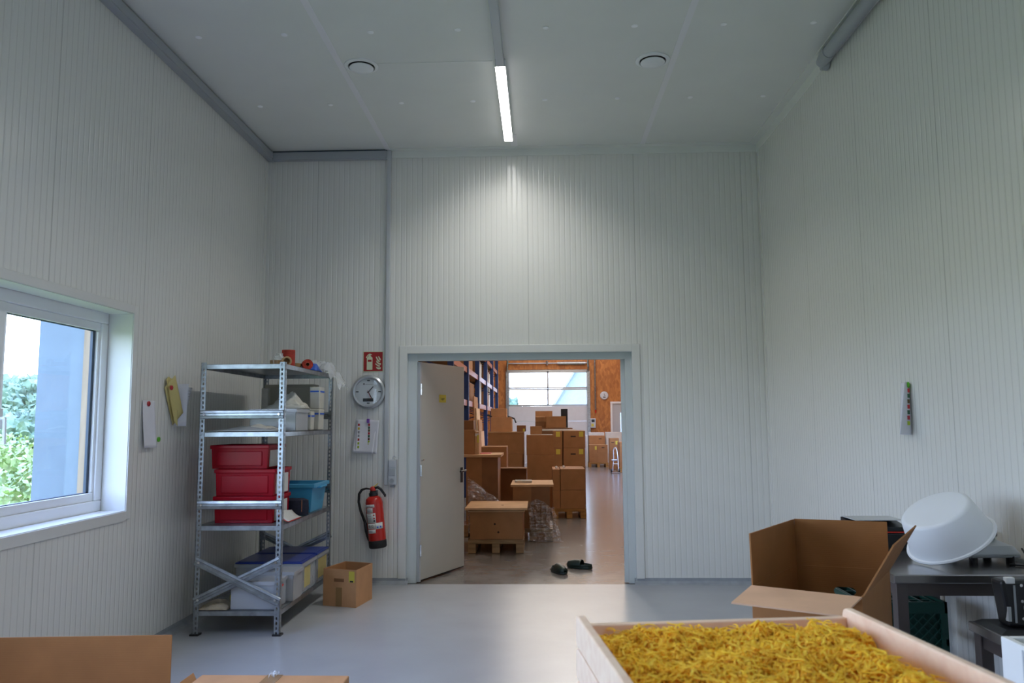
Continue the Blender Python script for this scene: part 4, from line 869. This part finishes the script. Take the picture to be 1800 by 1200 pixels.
# ------------------------------------------------------------------ tray stack with noodles
TR = math.radians(7)
TX, TY, TH_ = .319, 1.51-.31, .055                      # centre of far edge minus half length
far_mid = Vector((.3195, 1.511, 0)); ux = Vector((math.cos(TR), math.sin(TR), 0)); uy = Vector((-math.sin(TR), math.cos(TR), 0))
TW, TL_ = .522, .62
cen = far_mid - uy*TL_/2
def tray(z, lab):
    t = thing('wooden_tray', lab, 'tray', (cen.x, cen.y, z), TR, 'drying trays'); x, y = TW/2, TL_/2; th = .016; hz = .054
    for s in (-1, 1):
        xo, xi = s*x, s*(x-th); P = []
        pr = [(-y, 0), (y, 0), (y, hz-.012), (y-.004, hz-.004), (y-.012, hz), (-y+.012, hz), (-y, hz-.01)]
        b = MB(); n = len(pr); b.add([(xo, a, c) for a, c in pr]+[(xi, a, c) for a, c in pr], [tuple(range(n)), tuple(reversed(range(n, 2*n)))]+[(i, i+n, (i+1) % n+n, (i+1) % n) for i in range(n)])
        b.build('side_board', 'pine', t, bevel=.003)
    for s in (-1, 1):
        bx(-x+th, x-th, min(s*y, s*(y-.018)), max(s*y, s*(y-.018)), .002, .038).build('end_board', 'pine', t, bevel=.002)
    bx(-x+th, x-th, -y+.018, y-.018, .004, .008).build('bed', 'traybed', t)
    return t
TLAB = ('top wooden drying tray full of yellow noodles', 'second wooden tray from the top of the stack', 'third wooden tray from the top of the stack', 'fourth wooden tray down in the stack', 'fifth wooden tray down in the stack', 'sixth wooden tray down in the stack', 'lowest wooden tray of the stack')
ztop = 1.1-.054
for i in range(7): tray(ztop-.0565*i, TLAB[i])
zb = ztop-.0565*6
t = thing('tray_trolley', 'low wooden stand carrying the stack of trays', 'stand', (cen.x, cen.y, 0), TR)
bx(-TW/2, TW/2, -TL_/2, TL_/2, zb-.03, zb).build('deck', 'pine', t)
for sx in (-1, 1):
    for sy in (-1, 1): bx(sx*(TW/2-.03)-.025, sx*(TW/2-.03)+.025, sy*(TL_/2-.03)-.025, sy*(TL_/2-.03)+.025, 0, zb-.03).build('leg', 'pine', t)
# noodles
rnd = random.Random(5); b = MB(); x, y = TW/2-.018, TL_/2-.02
def hgt(px, py):
    e = min(1, (x-abs(px))/.05)*.4+.6; e *= min(1, (y-abs(py))/.05)*.35+.65
    if px > x-.075 and py < y-.10: e *= max(.05, (x-px)/.075)        # thin along the right board
    return .008+.026*e*(.85+.75*noise.noise((px*14, py*14, .3))+.35*noise.noise((px*40, py*40, 1.3)))
for k in range(9500):
    px, py = rnd.uniform(-x+.006, x-.006), rnd.uniform(-y+.006, y-.006); z0 = hgt(px, py); ln = rnd.uniform(.018, .045); a = rnd.uniform(0, 2*PI); cu_ = rnd.gauss(0, 38); tl = rnd.gauss(0, .2)
    if z0 < .0105 and rnd.random() < .75: continue
    p = Vector((px, py, z0+rnd.uniform(-.004, .004))); S = 5; wd = rnd.uniform(.0013, .0025); hd = wd*.55; o = len(b.v); tw_ = rnd.uniform(-.6, .6); lift = rnd.random() < .07
    for i in range(S+1):
        f = i/S-.5; ang = a+cu_*f*ln; dr = Vector((math.cos(ang), math.sin(ang), tl+(1.2*f if lift else -.9*f*abs(f)*2))).normalized()
        c = p+dr*f*ln+Vector((0, 0, (.010*(.25-f*f)*4 if lift else .003*math.sin(f*9+k))))
        c.x = min(max(c.x, -x+.001), x-.001); c.y = min(max(c.y, -y+.001), y-.001); c.z = max(c.z, .0095)
        sd = Vector((-dr.y, dr.x, tw_*.5)).normalized(); nn2 = sd.cross(dr); q = 1.0 if 0 < i < S else .6
        for cx, cy in ((-1, 0), (0, -1), (1, 0), (0, 1)): b.v.append(tuple(c+sd*wd*cx*q+nn2*hd*cy*q))
    for i in range(S):
        for e in range(4):
            e2 = (e+1) % 4; b.f.append((o+i*4+e, o+i*4+e2, o+(i+1)*4+e2, o+(i+1)*4+e))
    b.f.append((o+3, o+2, o+1, o)); b.f.append(tuple(o+S*4+e for e in range(4)))
nd = b.build('noodles', 'noodle', None, (cen.x, cen.y, ztop), (0, 0, TR), smooth=True)
tag(nd, 'short yellow noodles spread across the top wooden tray', 'noodles'); nd['kind'] = 'stuff'
bd = MB().grid(lambda u, v: ((u-.5)*2*x, (v-.5)*2*y, max(.0082, hgt((u-.5)*2*x, (v-.5)*2*y)-.004)), 60, 60).build('noodle_bed', 'crumbs', nd, smooth=True)
bd['kind'] = 'stuff'

# ------------------------------------------------------------------ steel table and things on it
def table(name, lab, x0, x1, y0, y1, h, top=.035, leg=.045, apron=.05):
    t = thing(name, lab, 'table', ((x0+x1)/2, (y0+y1)/2, 0)); x, y = (x1-x0)/2, (y1-y0)/2
    bx(-x, x, -y, y, h-top, h).build('table_top', 'steel', t, bevel=.004)
    MB().box(-x+.02, x-.02, -y+.02, -y+.04, h-top-apron, h-top).box(-x+.02, x-.02, y-.04, y-.02, h-top-apron, h-top).box(-x+.02, -x+.04, -y+.04, y-.04, h-top-apron, h-top).box(x-.04, x-.02, -y+.04, y-.04, h-top-apron, h-top).build('apron', 'steeld', t)
    for sx in (-1, 1):
        for sy in (-1, 1):
            cx, cy = sx*(x-.012-leg/2), sy*(y-.012-leg/2); l = bx(cx-leg/2, cx+leg/2, cy-leg/2, cy+leg/2, .02, h-top).build('leg', 'steeld', t, bevel=.003)
            bx(cx-leg*.4, cx+leg*.4, cy-leg*.4, cy+leg*.4, 0, .02).build('foot', 'black', l)
    return t
table('steel_table', 'stainless steel table against the right wall behind the open carton', 1.388, 2.043, 3.226, 4.25, .84)
table('low_table', 'lower dark steel table carrying the black machine at the right picture edge', 1.59, 2.04, 2.30, 3.085, .70)
# basin
axv = Vector((-.49, -.17, .855)).normalized(); BS = .89; rimc = Vector((1.750, 3.49, .84+.205*BS*math.sqrt(1-axv.z**2)+.004))
qt = axv.to_track_quat('Z', 'Y')
t = thing('white_basin', 'large white plastic basin tipped upside down on the steel table', 'basin', rimc, rot=qt.to_euler()); t.scale = (BS, BS, BS)
MB().lathe([(.196, .0), (.196, .004), (.189, .02), (.163, .158), (.150, .170), (.14, .171), (.001, .171), (.001, .166), (.14, .166), (.158, .155), (.184, .02), (.186, 0), (.196, 0)], 64).build('bowl', 'milk', t, smooth=True)
MB().lathe([(.186, -.001), (.204, -.001), (.208, .005), (.204, .012), (.194, .013), (.186, -.001)], 64).build('rim', 'milk', t, smooth=True)
t = thing('kitchen_scale', 'light grey bench scale behind the white basin', 'scale', (1.94, 3.58, .84), rz=.06)
MB().hexa([(-.135, -.12, .035), (.085, -.12, .035), (.085, .14, .035), (-.135, .14, .035)], [(-.12, -.09, .07), (.07, -.09, .07), (.07, .13, .09), (-.12, .13, .09)]).build('housing', 'greyl', t, bevel=.008)
bx(-.13, .08, -.115, .13, .024, .036).build('base', 'grey', t, bevel=.004)
bx(-.11, .06, .0, .13, .095, .112).build('weighing_plate', 'steel', t, bevel=.005)
bx(-.06, .06, .02, .09, .075, .096).build('column', 'greyl', t)
for sx in (-1, 1):
    for sy in (-1, 1): MB().tube([(-.025+sx*.08, sy*.08, 0), (-.025+sx*.08, sy*.08, .025)], .017, 12).build('foot', 'black', t)
MB().tube([(.05, -.11, .03), (.03, -.14, .006), (.0, -.16, .005), (.05, -.20, .005), (.085, -.16, .02), (.095, -.10, .06)], .004).build('cable', 'rubber', t, smooth=True)
t = thing('sealing_machine', 'black bag sealing machine with a red stripe behind the open carton', 'machine', (1.625, 3.93, .84)); t.scale = (.82, .82, .66)
bx(-.17, .14, -.12, .12, .012, .115).build('base', 'black', t, bevel=.008); bx(-.165, .135, -.122, .1, .118, .126).build('red_bar', 'redtip', t, bevel=.002)
MB().hexa([(-.17, -.12, .128), (.13, -.12, .128), (.14, .12, .128), (-.17, .12, .128)], [(-.17, -.12, .158), (.12, -.12, .158), (.13, .12, .20), (-.17, .12, .20)]).build('lid', 'black', t, bevel=.004)
bx(-.165, .11, -.10, .11, .202, .206).build('top_sheet', 'greyl', t); MB().tube([(.10, -.122, .146), (.10, -.126, .146)], .005).build('rivet', 'chrome', t); MB().tube([(.13, -.13, .108), (.16, -.12, .112)], .009).build('knob', 'white', t)
bx(-.16, .13, -.11, .11, 0, .012).build('feet', 'rubber', t)
# black machine on the low table
t = thing('slicing_machine', 'black upright machine with grey knobs and a red lever on the low table', 'machine', (1.80, 2.975, .70))
MB().hexa([(-.20, -.09, 0), (.12, -.09, 0), (.12, .10, 0), (-.20, .10, 0)], [(-.17, -.07, .012), (.12, -.07, .012), (.12, .09, .012), (-.17, .09, .012)]).build('foot_plate', 'black', t, bevel=.003)
MB().hexa([(-.145, -.045, .012), (.12, -.045, .012), (.12, .03, .012), (-.145, .03, .012)], [(-.165, -.045, .175), (.12, -.045, .188), (.12, .03, .188), (-.165, .03, .175)]).build('side_plate', 'black', t, bevel=.012)
bx(-.15, -.118, -.049, -.03, .165, .187).build('corner_cap', 'white', t, bevel=.003)
bx(-.125, -.118, -.0475, -.044, .03, .16).build('groove', 'grey', t)
bx(-.149, -.138, -.048, -.03, .035, .085).build('side_badge', 'greyl', t)
for z in (.045, .105, .16): MB().tube([(-.098, -.045, z), (-.098, -.05, z)], .0055, 10).build('screw', 'chrome', t)
k = MB().lathe([(.02, 0), (.028, .008), (.028, .03), (.022, .036), (.001, .036)], 8, Matrix.Translation((-.045, -.045, .062)) @ RX).build('knob', 'greyl', t, bevel=.004)
bx(-.095, -.075, -.06, -.045, .075, .09).build('catch', 'silver', t, bevel=.003)
MB().tube([(-.005, -.01, .187), (.0, -.012, .20), (.03, -.015, .222), (.06, -.015, .232)], [.018, .022, .022, .012], 14).build('red_lever', 'orange', t, smooth=True)
# white container in front
t = thing('white_container', 'white open container at the lower right picture corner', 'container', (1.513, 1.92, 0))
b = MB(); x, y, h = .297, .28, .876
b.box(-x, -x+.02, -y, y, 0, h).box(x-.02, x, -y, y, 0, h).box(-x+.02, x-.02, -y, -y+.02, 0, h).box(-x+.02, x-.02, y-.02, y, 0, h); b.build('body', 'white', t, bevel=.003)
bx(-x+.02, x-.02, -y+.02, y-.02, .83, .85).build('beige_insert', 'beige', t); bx(-x-.002, -x, y-.10, y-.095, .02, h-.01).build('seam', 'greyl', t)
# green crates under the table
def crate(lab, x0, x1, y0, y1, z0, z1):
    t = thing('bottle_crate', lab, 'crate', ((x0+x1)/2, (y0+y1)/2, z0), group='green crates'); x, y, h = (x1-x0)/2, (y1-y0)/2, z1-z0
    b = MB()
    for s in (-1, 1):
        yy = s*(y-.006)
        b.box(-x, x, yy-.006, yy+.006, h-.05, h).box(-x, x, yy-.006, yy+.006, 0, .03)
        b.box(-x, -x+.03, yy-.006, yy+.006, .03, h-.05).box(x-.03, x, yy-.006, yy+.006, .03, h-.05)
        xx = s*(x-.006)
        b.box(xx-.006, xx+.006, -y, y, h-.05, h).box(xx-.006, xx+.006, -y, y, 0, .03).box(xx-.006, xx+.006, -y, y, .12, .15)
    b.build('frame', 'green', t)
    n = 9
    for s in (-1, 1):
        g = MB(); yy = s*(y-.006)
        for k in range(-n, n+1):
            for sg_ in (1, -1):
                px = k*2*x/n; L_ = h-.08
                xa_, xb_ = px, px+sg_*L_
                # clip the diagonal to the panel
                pts = []
                t0, t1 = 0.0, 1.0
                dx = xb_-xa_
                lo, hi = (-x+.03-xa_)/dx, (x-.03-xa_)/dx
                if lo > hi: lo, hi = hi, lo
                t0, t1 = max(t0, lo), min(t1, hi)
                if t1-t0 > .05: g.tube([(xa_+dx*t0, yy, .03+L_*t0), (xa_+dx*t1, yy, .03+L_*t1)], .003, 4)
        g.build('side_mesh', 'green', t)
    for s in (-1, 1): bx(-x+.012, x-.012, min(s*(y-.016), s*(y-.022)), max(s*(y-.016), s*(y-.022)), .006, h-.04).build('inner_wall', 'green', t)
    v = MB()
    for k in range(-3, 4): v.box(k*x/3.6-.004, k*x/3.6+.004, -y+.01, y-.01, h-.03, h-.008)
    for k in range(-1, 2): v.box(-x+.01, x-.01, k*y/2-.004, k*y/2+.004, h-.03, h-.01)
    v.build('divider', 'green', t); bx(-x+.005, x-.005, -y+.005, y-.005, .0, .006).build('base', 'green', t)
    return t
crate('upper dark green plastic crate under the steel table', 1.44, 1.83, 3.72, 4.10, .314, .626)
crate('lower dark green plastic crate on the floor under the steel table', 1.44, 1.83, 3.72, 4.10, 0, .312)

# ------------------------------------------------------------------ hall goods
pallet('nearest pallet just behind the open door leaf', -.82, -.20, 8.90, 9.70)
t = carton('wide brown carton on the nearest pallet', -.80, -.205, 8.92, 9.66, .146, .452, 'c1', labels=())
for u, v in ((-.02, .17), (.02, .08)): MB().tube([(u, -.372, v), (u, -.3685, v)], .012, 12).build('punch_hole', 'hole', t)
t = thing('flat_carton', 'flat tan cardboard tray laid upside down over the nearest pallet box', 'cardboard tray', (-.505, 9.24, .453))
b = MB(); b.box(-.345, .345, -.385, .385, .040, .046); 
for s in (-1, 1): b.box(-.345, .345, s*.385-.003, s*.385+.003, .022, .046).box(s*.345-.003, s*.345+.003, -.385, .385, .022, .046)
b.box(-.31, .32, -.36, .36, 0, .012); b.build('tray', 'cpale', t)
MB().tube([(.06, -.1, .046), (.06, -.1, .0475)], .016, 10).build('punch_hole', 'hole', t)
pallet('pallet under the tall box behind the door', -1.02, -.50, 10.15, 10.95)
t = carton('tall brown box with overhanging lid, behind the door leaf', -.965, -.555, 10.2, 10.9, .146, 1.0, 'c1'); bx(-.25, .25, -.38, .37, .855, .885).build('lid', 'cpale', t); bx(-.04, .10, -.1, .2, .886, .892).build('red_print', 'redtip', t); bx(-.002, .206, -.352, -.3505, 0, .85).build('dark_front_half', 'c3', t)  # darker sheet covers the right half of the front
carton('upright brown box on the tall lidded box', -1.01, -.86, 10.3, 10.7, 1.033, 1.35, 'c1')
t = thing('carton_sleeve', 'tan carton blank standing beside the upright brown box', 'box', (-.835, 10.5, 1.033)); bx(-.022, .0, -.2, .2, 0, .30).box(.004, .03, -.2, .2, 0, .295).build('blank', 'cpale', t); bx(-.02, .025, -.2012, -.2, .235, .27).build('label', 'wlabel', t); bx(.005, .03, -.2015, -.2, .15, .25).build('label', 'ylabel', t)
carton('small dark box topping the upright brown box', -1.02, -.88, 10.35, 10.7, 1.352, 1.475, 'c3')
pallet('pallet under the film wrapped box', -.36, .14, 9.80, 10.60)
t = carton('square brown box under the loose stretch film', -.35, .105, 9.82, 10.55, .146, .655, 'c1'); bx(-.253, .275, -.40, .38, .509, .535).build('lid', 'cpale', t); bx(.0, .226, -.3675, -.365, .0, .505).build('dark_front_half', 'c3', t)  # right part of the front carries a darker sheet
tag(MB().tube([(-.33, 10.05, .705), (-.12, 10.10, .70)], .018, 10).build('film_core', 'wlabel', None, smooth=True), 'white cardboard tube lying on the film wrapped box', 'tube')
t = carton('brown box with one flap out, behind the film wrapped box', -.62, -.20, 11.08, 11.5, 0, .80, 'c3', seam=False); MB().plate([(-.21, -.21, .80), (.21, -.21, .80), (.215, -.37, .815), (-.215, -.37, .815)], .006).build('flap', 'cpale', t)
carton('brown box between the tall lidded box and the large rear box', -.88, -.50, 11.6, 12.1, 0, 1.09, 'c1')
carton('lower large box at the rear, with a seam at half height', -.878, -.285, 13.2, 13.85, 0, .92, 'c1', group='rear large boxes'); 
t = carton('upper large box at the rear with a pale top edge', -.878, -.285, 13.2, 13.85, .922, 1.27, 'c1', group='rear large boxes'); bx(-.30, .30, -.33, .33, .348, .362).build('lid', 'cpale', t)
t = carton('brown box with a raised strap on the rear large box', -.842, -.485, 13.3, 13.75, 1.287, 1.53, 'c2')
MB().tube([(.12, -.16, .255), (.22, -.20, .22), (.25, -.22, .15)], .012).build('strap', 'rubber', t); MB().tube([(-.16, -.16, .255), (-.24, -.18, .28)], .012).build('strap', 'rubber', t)
carton('topmost brown box of the rear large stack', -.842, -.575, 13.38, 13.7, 1.532, 1.68, 'c2')
t = carton('small dark open box at the right end of the rear large box', -.40, -.25, 13.3, 13.6, 1.287, 1.39, 'c3'); bx(.03, .06, -.152, -.15, 0, .05).build('label', 'ylabel', t)
carton('tall lower box of the middle column', -.225, .215, 12.9, 13.35, 0, .908, 'c1', group='middle column boxes'); t = carton('upper box of the middle column with a white sheet on top', -.232, .212, 12.9, 13.35, .91, 1.235, 'c1', group='middle column boxes'); bx(-.2, .2, -.2, .1, .326, .330).build('white_sheet', 'wlabel', t)
carton('small brown box standing on the middle column', -.17, .02, 13.02, 13.28, 1.243, 1.375, 'c1')
# pallet two
pallet('ochre pallet under the four stacked boxes', .17, .675, 12.03, 12.83, 'ochre')
for lab, x0, x1, z0, z1 in (('lower right box of four on the ochre pallet', .292, .664, .146, .418), ('upper right box of four on the ochre pallet', .296, .668, .421, .735), ('lower left box of four on the ochre pallet', .175, .286, .146, .41), ('upper left box of four on the ochre pallet', .175, .288, .412, .73)):
    t = carton(lab, x0, x1, 12.05, 12.75, z0, z1, 'c1', group='boxes on the ochre pallet')
for x, z in ((.215, .735), (.285, .74)): pass
for i, x in enumerate((.235, .345)):
    tag(MB().lathe([(.001, -.022), (.016, -.016), (.024, 0), (.016, .016), (.001, .022)], 14).build('film_ball', 'cling', None, (x, 12.12, (.757, .762)[i]), smooth=True), ('small ball of clear film on the upper left box', 'small ball of clear film on the upper right box')[i], 'film')
carton('big base box under the labelled columns', .22, .785, 14.0, 14.6, 0, .652, 'c3')
def lab4(lab, x0, x1, z0, z1, hole):
    w_ = x1-x0; carton(lab, x0, x1, 14.0, 14.6, z0, z1, 'c1', group='labelled boxes behind the ochre pallet', labels=((w_/2-.07, z1-z0-.06, .075, .09),), holes=(((-.02, z1-z0-.10),) if hole else ()))
lab4('lower labelled box with hand hole, right column', .40, .782, .655, .98, True); lab4('upper labelled box with hand hole, right column', .403, .787, .983, 1.287, True)
lab4('lower narrow labelled box, left column', .22, .378, .655, .98, False); lab4('upper narrow labelled box, left column', .22, .378, .983, 1.287, False)
tag(bx(-.30, .30, -.2, .2, 0, .022).build('white_board', 'wlabel', None, (.33, 14.35, 1.2885)), 'flat white board lying on the labelled box columns', 'board')
carton('large base box under the open box at the back', -.15, .60, 14.8, 15.6, 0, 1.33, 'c3')
t = carton('open box with pale flap at the back of the hall stack', -.10, .235, 15.12, 15.5, 1.333, 1.45, 'c3', seam=False); bx(-.167, .168, .18, .19, .117, .325).build('flap', 'c2', t); MB().plate([(-.167, -.19, .117), (.02, -.19, .117), (.02, -.24, .21), (-.167, -.24, .21)], .006).build('flap', 'cpale', t)
carton('brown box beside the open box at the back of the hall stack', .10, .48, 14.82, 15.05, 1.333, 1.55, 'c1')
tag(bx(-.065, .065, -.02, .02, 0, .36).build('black_panel', 'black', None, (.46, 15.2, 1.332), bevel=.004), 'upright black panel behind the brown box at the back', 'panel')
# far right goods
pallet('far pallet beside the sack truck', 1.52, 2.15, 25.3, 26.12, 'ochre')
t = carton('labelled box on the front of the far pallet', 1.54, 2.13, 25.32, 25.68, .146, .70, 'c1', labels=((-.08, .46, .06, .11),), holes=((.15, .47),)); bx(-.03, -.015, -.182, -.18, .3, .54).build('tape', 'c3', t); bx(-.29, .29, -.17, .17, .556, .562).build('pale_top', 'cpale', t)
carton('taller box at the back of the far pallet', 1.57, 2.09, 25.72, 26.1, .146, .99, 'c1', holes=((.1, .74),))
tag(bx(-.025, .025, -.35, .35, 0, 1.0).build('wrapped_sheet', 'wlabel', None, (1.48, 25.75, 0)), 'white film covered board standing left of the far pallet', 'board')
carton('white box behind the far pallet', 1.62, 2.12, 26.4, 26.8, 0, 1.08, 'cwhite', group='white boxes'); carton('white box behind the narrow stack at the far right', 2.18, 2.72, 26.4, 26.8, 0, 1.09, 'cwhite', group='white boxes')
carton('lower narrow box behind the sack truck', 2.08, 2.36, 24.0, 24.4, 0, .50, 'c1'); carton('upper narrow box behind the sack truck, with yellow label', 2.085, 2.365, 24.0, 24.4, .502, .94, 'c1', labels=((.07, .30, .07, .11),), holes=((-.05, .31),))
pallet('pallet at the doorway edge right of the sack truck', 2.22, 2.72, 22.7, 23.5, 'ochre'); carton('tall box on the pallet right of the sack truck', 2.26, 2.70, 22.75, 23.4, .146, .85, 'c1')
t = thing('sack_truck', 'silver two wheeled sack truck leaning by the far boxes', 'hand truck', (2.09, 22.45, 0))
MB().tube([(-.07, .02, .05), (-.03, .10, .40), (-.03, .14, .62), (.0, .15, .70), (.04, .15, .70), (.07, .14, .62), (.09, .10, .40), (.09, .02, .05)], .016).build('frame', 'silver', t, smooth=True)
MB().tube([(-.06, .06, .25), (.09, .06, .25)], .014).tube([(-.09, .04, .36), (.06, .08, .36)], .02).build('crossbar', 'silver', t); bx(-.1, .12, -.12, .02, .01, .02).build('toe_plate', 'silver', t)
for s in (-.11, .11): MB().tube([(s+.01-.02, .05, .06), (s+.01+.02, .05, .06)], .06, 18).build('wheel', 'rubber', t, smooth=True)
# pallet rack on the left
t = thing('pallet_rack', 'tall blue pallet rack with orange beams along the left hall wall', 'rack', (-1.95, 19.5, 0))
YU = (12.7, 15.4, 18.1, 20.8, 23.5, 26.2)
for yy in YU:
    for x in (.5, -.5): bx(x-.05, x+.05, yy-19.5-.04, yy-19.5+.04, 0, 4.6).build('upright', 'bpaint', t)
    b = MB()
    for k in range(6): b.tube([(.5, yy-19.5, .2+.7*k), (-.5, yy-19.5, .2+.7*k+.35)], .012, 6).tube([(-.5, yy-19.5, .55+.7*k), (.5, yy-19.5, .9+.7*k)], .012, 6)
    b.build('lattice', 'bpaint', t)
for k in range(5):
    for z in (1.88, 2.53, 3.15):
        for x in (.5, -.5): bx(x-.02, x+.02, YU[k]-19.5+.04, YU[k+1]-19.5-.04, z-.11, z).build('beam', 'orange', t)
        d0, d1 = YU[k]-19.5+.05, YU[k+1]-19.5-.05
        if z == 2.53 and k == 2: d1 = .45           # left open where the wrapped bundles stand
        if z == 2.53 and k == 4: d0 = 4.75
        bx(-.48, .48, d0, d1, z, z+.015).build('deck', 'pallet', t)
RB = [(15.7, 16.6, 1.9, 2.35, 'c1', 'brown box on the lower deck of the rack, nearest the door'), (16.8, 17.8, 1.9, 2.3, 'c3', 'dark box on the lower deck beside the nearest rack box'), (18.5, 19.4, 2.55, 2.98, 'c3', 'dark box on the middle rack deck'), (16.0, 17.4, 2.55, 3.0, 'c1', 'brown box on the middle rack deck, nearest the door'), (16.3, 17.7, 3.17, 3.7, 'c1', 'brown box on the upper rack deck nearest the door'), (18.6, 20.2, 3.17, 3.65, 'c2', 'tan box on the upper rack deck'), (21.2, 22.6, 2.55, 2.95, 'c3', 'dark box on the middle rack deck toward the gate'), (23.9, 25.6, 3.17, 3.6, 'c3', 'dark box on the upper rack deck closest to the gate'), (21.3, 22.8, 1.9, 2.3, 'c1', 'brown box on the lower rack deck toward the gate')]
for y0, y1, z0, z1, m, lab in RB: carton(lab, -2.40, -1.50, y0, y1, z0, z1, m, group='boxes in the rack')
for i, (y0, y1, z0, z1, lab) in enumerate(((12.9, 15.2, 0, 1.5, 'large dark load on the rack floor behind the door'), (15.6, 17.9, 0, 1.45, 'large box load on the rack floor, second bay'), (18.3, 20.6, 0, 1.4, 'large box load on the rack floor, third bay'))): carton(lab, -2.42, -1.52, y0, y1, z0, z1, 'c3', group='loads on the rack floor')
for i, (y, z0, h, lab) in enumerate(((20.28, 1.897, 1.14, 'tall white film wrapped bundle standing in the rack before the blue upright'), (23.95, 1.897, 1.05, 'tall white film wrapped bundle standing in the rack near the gate'))):
    t = thing('wrapped_bundle', lab, 'bundle', (-1.60, y, z0), group='wrapped bundles')
    for k in range(3): MB().tube([(0, -.16+.16*k, 0), (.01*(k-1), -.16+.16*k, h-.04*k)], .065, 10).build('rolled_tube', 'wlabel', t, smooth=True)
t = thing('carton_blanks', 'flat brown carton blanks leaning upright against the rack', 'boards', (-1.30, 17.2, 0))
for k in range(4): MB().plate([(-.06+.04*k, -.5+.12*k, 0), (-.06+.04*k, .5+.1*k, 0), (-.12+.04*k, .5+.1*k, 2.0-.25*k), (-.12+.04*k, -.5+.12*k, 2.0-.25*k)], .02).build('blank', ('c1', 'cpale', 'c1', 'c2')[k], t)
# loose stretch film
def film(name, lab, fn, nu, nv):
    o = MB().grid(fn, nu, nv).build(name, 'film', None, smooth=True); return tag(o, lab, 'film')
def f1(u, v):
    x = -.90+.66*u; top = .80-.42*u-.05*math.sin(u*PI); n = noise.fractal(Vector((u*5, v*6, 4.1)), 1, 2, 4)
    return (x, 9.735+.035*n+.018*math.sin(38*(v+.55*u)+6*n)-.02*v+.02*u, .10+(top-.10)*v+.012*n)
film('stretch_film', 'crinkled clear stretch film sloping down behind the nearest pallet box', f1, 70, 60)
def f2(u, v):
    n = noise.fractal(Vector((u*4, v*5, 9.7)), 1, 2, 4)
    x = -.16+.33*u+.03*n+(.09*(1-v)**3*u); y_ = 9.755-.03*n-.05*(1-v)**2
    return (x+.02*(1-v), min(y_-.012*math.sin(30*u+5*n), 9.79), max(.004, .50*v*(.92+.1*math.sin(u*5))+.012*n))
film('stretch_film', 'crumpled clear film hanging from the corner of the film wrapped box', f2, 56, 50)
# slippers
def slipper(lab, loc, rz):
    t = thing('slipper', lab, 'slipper', loc, rz, 'slippers')
    ln, wd = .27, .098
    def outline(s): return wd/2*(.62+.38*math.sin(PI*min(1, max(0, s*1.05)))**.6)*(1 if s > .06 and s < .95 else .8)
    b = MB(); n = 20; L_, R_ = [], []
    for i in range(n+1):
        s = i/n; w_ = outline(s)*(1 if 0 < i < n else .45); L_.append((-w_, (s-.5)*ln)); R_.append((w_, (s-.5)*ln))
    ring = L_+list(reversed(R_)); k = len(ring)
    b.add([(x, y, 0.0) for x, y in ring]+[(x*1.02, y*1.01, .022) for x, y in ring], [tuple(reversed(range(k))), tuple(range(k, 2*k))]+[(i, (i+1) % k, (i+1) % k+k, i+k) for i in range(k)])
    b.build('sole', 'slipper', t, bevel=.004)
    def upf(u, v):       # vamp over the front 58 percent
        s = .40+.60*v; w_ = outline(s)*1.04*(1 if v < .97 else .55); a = PI*u; hgt_ = .062*(1-.45*v**2.2)*(1 if v < .98 else .6)
        return (-w_*math.cos(a), (s-.5)*ln, .018+hgt_*math.sin(a)**.75)
    MB().grid(upf, 14, 14).build('upper', 'slipper', t, smooth=True, solid=.004)
    def hl(u, v):
        a = PI+PI*u; s = .42*(1+math.sin(a)); w_ = outline(max(.05, s))*1.03
        x = w_*math.cos(a); return (x*(1 if .05 < u < .95 else 1), (s*.98-.495)*ln, .018+.026*v)
    MB().grid(hl, 16, 3).build('heel_edge', 'slipper', t, smooth=True, solid=.004)
    bx(-.034, .034, -.11, .04, .022, .025).build('insole', 'slin', t)
    return t
slipper('left dark green clog slipper, nearer the doorway, toe toward the room', (.165, 7.80, .0), math.radians(205))
slipper('right dark green clog slipper, open heel facing the doorway', (.375, 8.02, .0), math.radians(62))
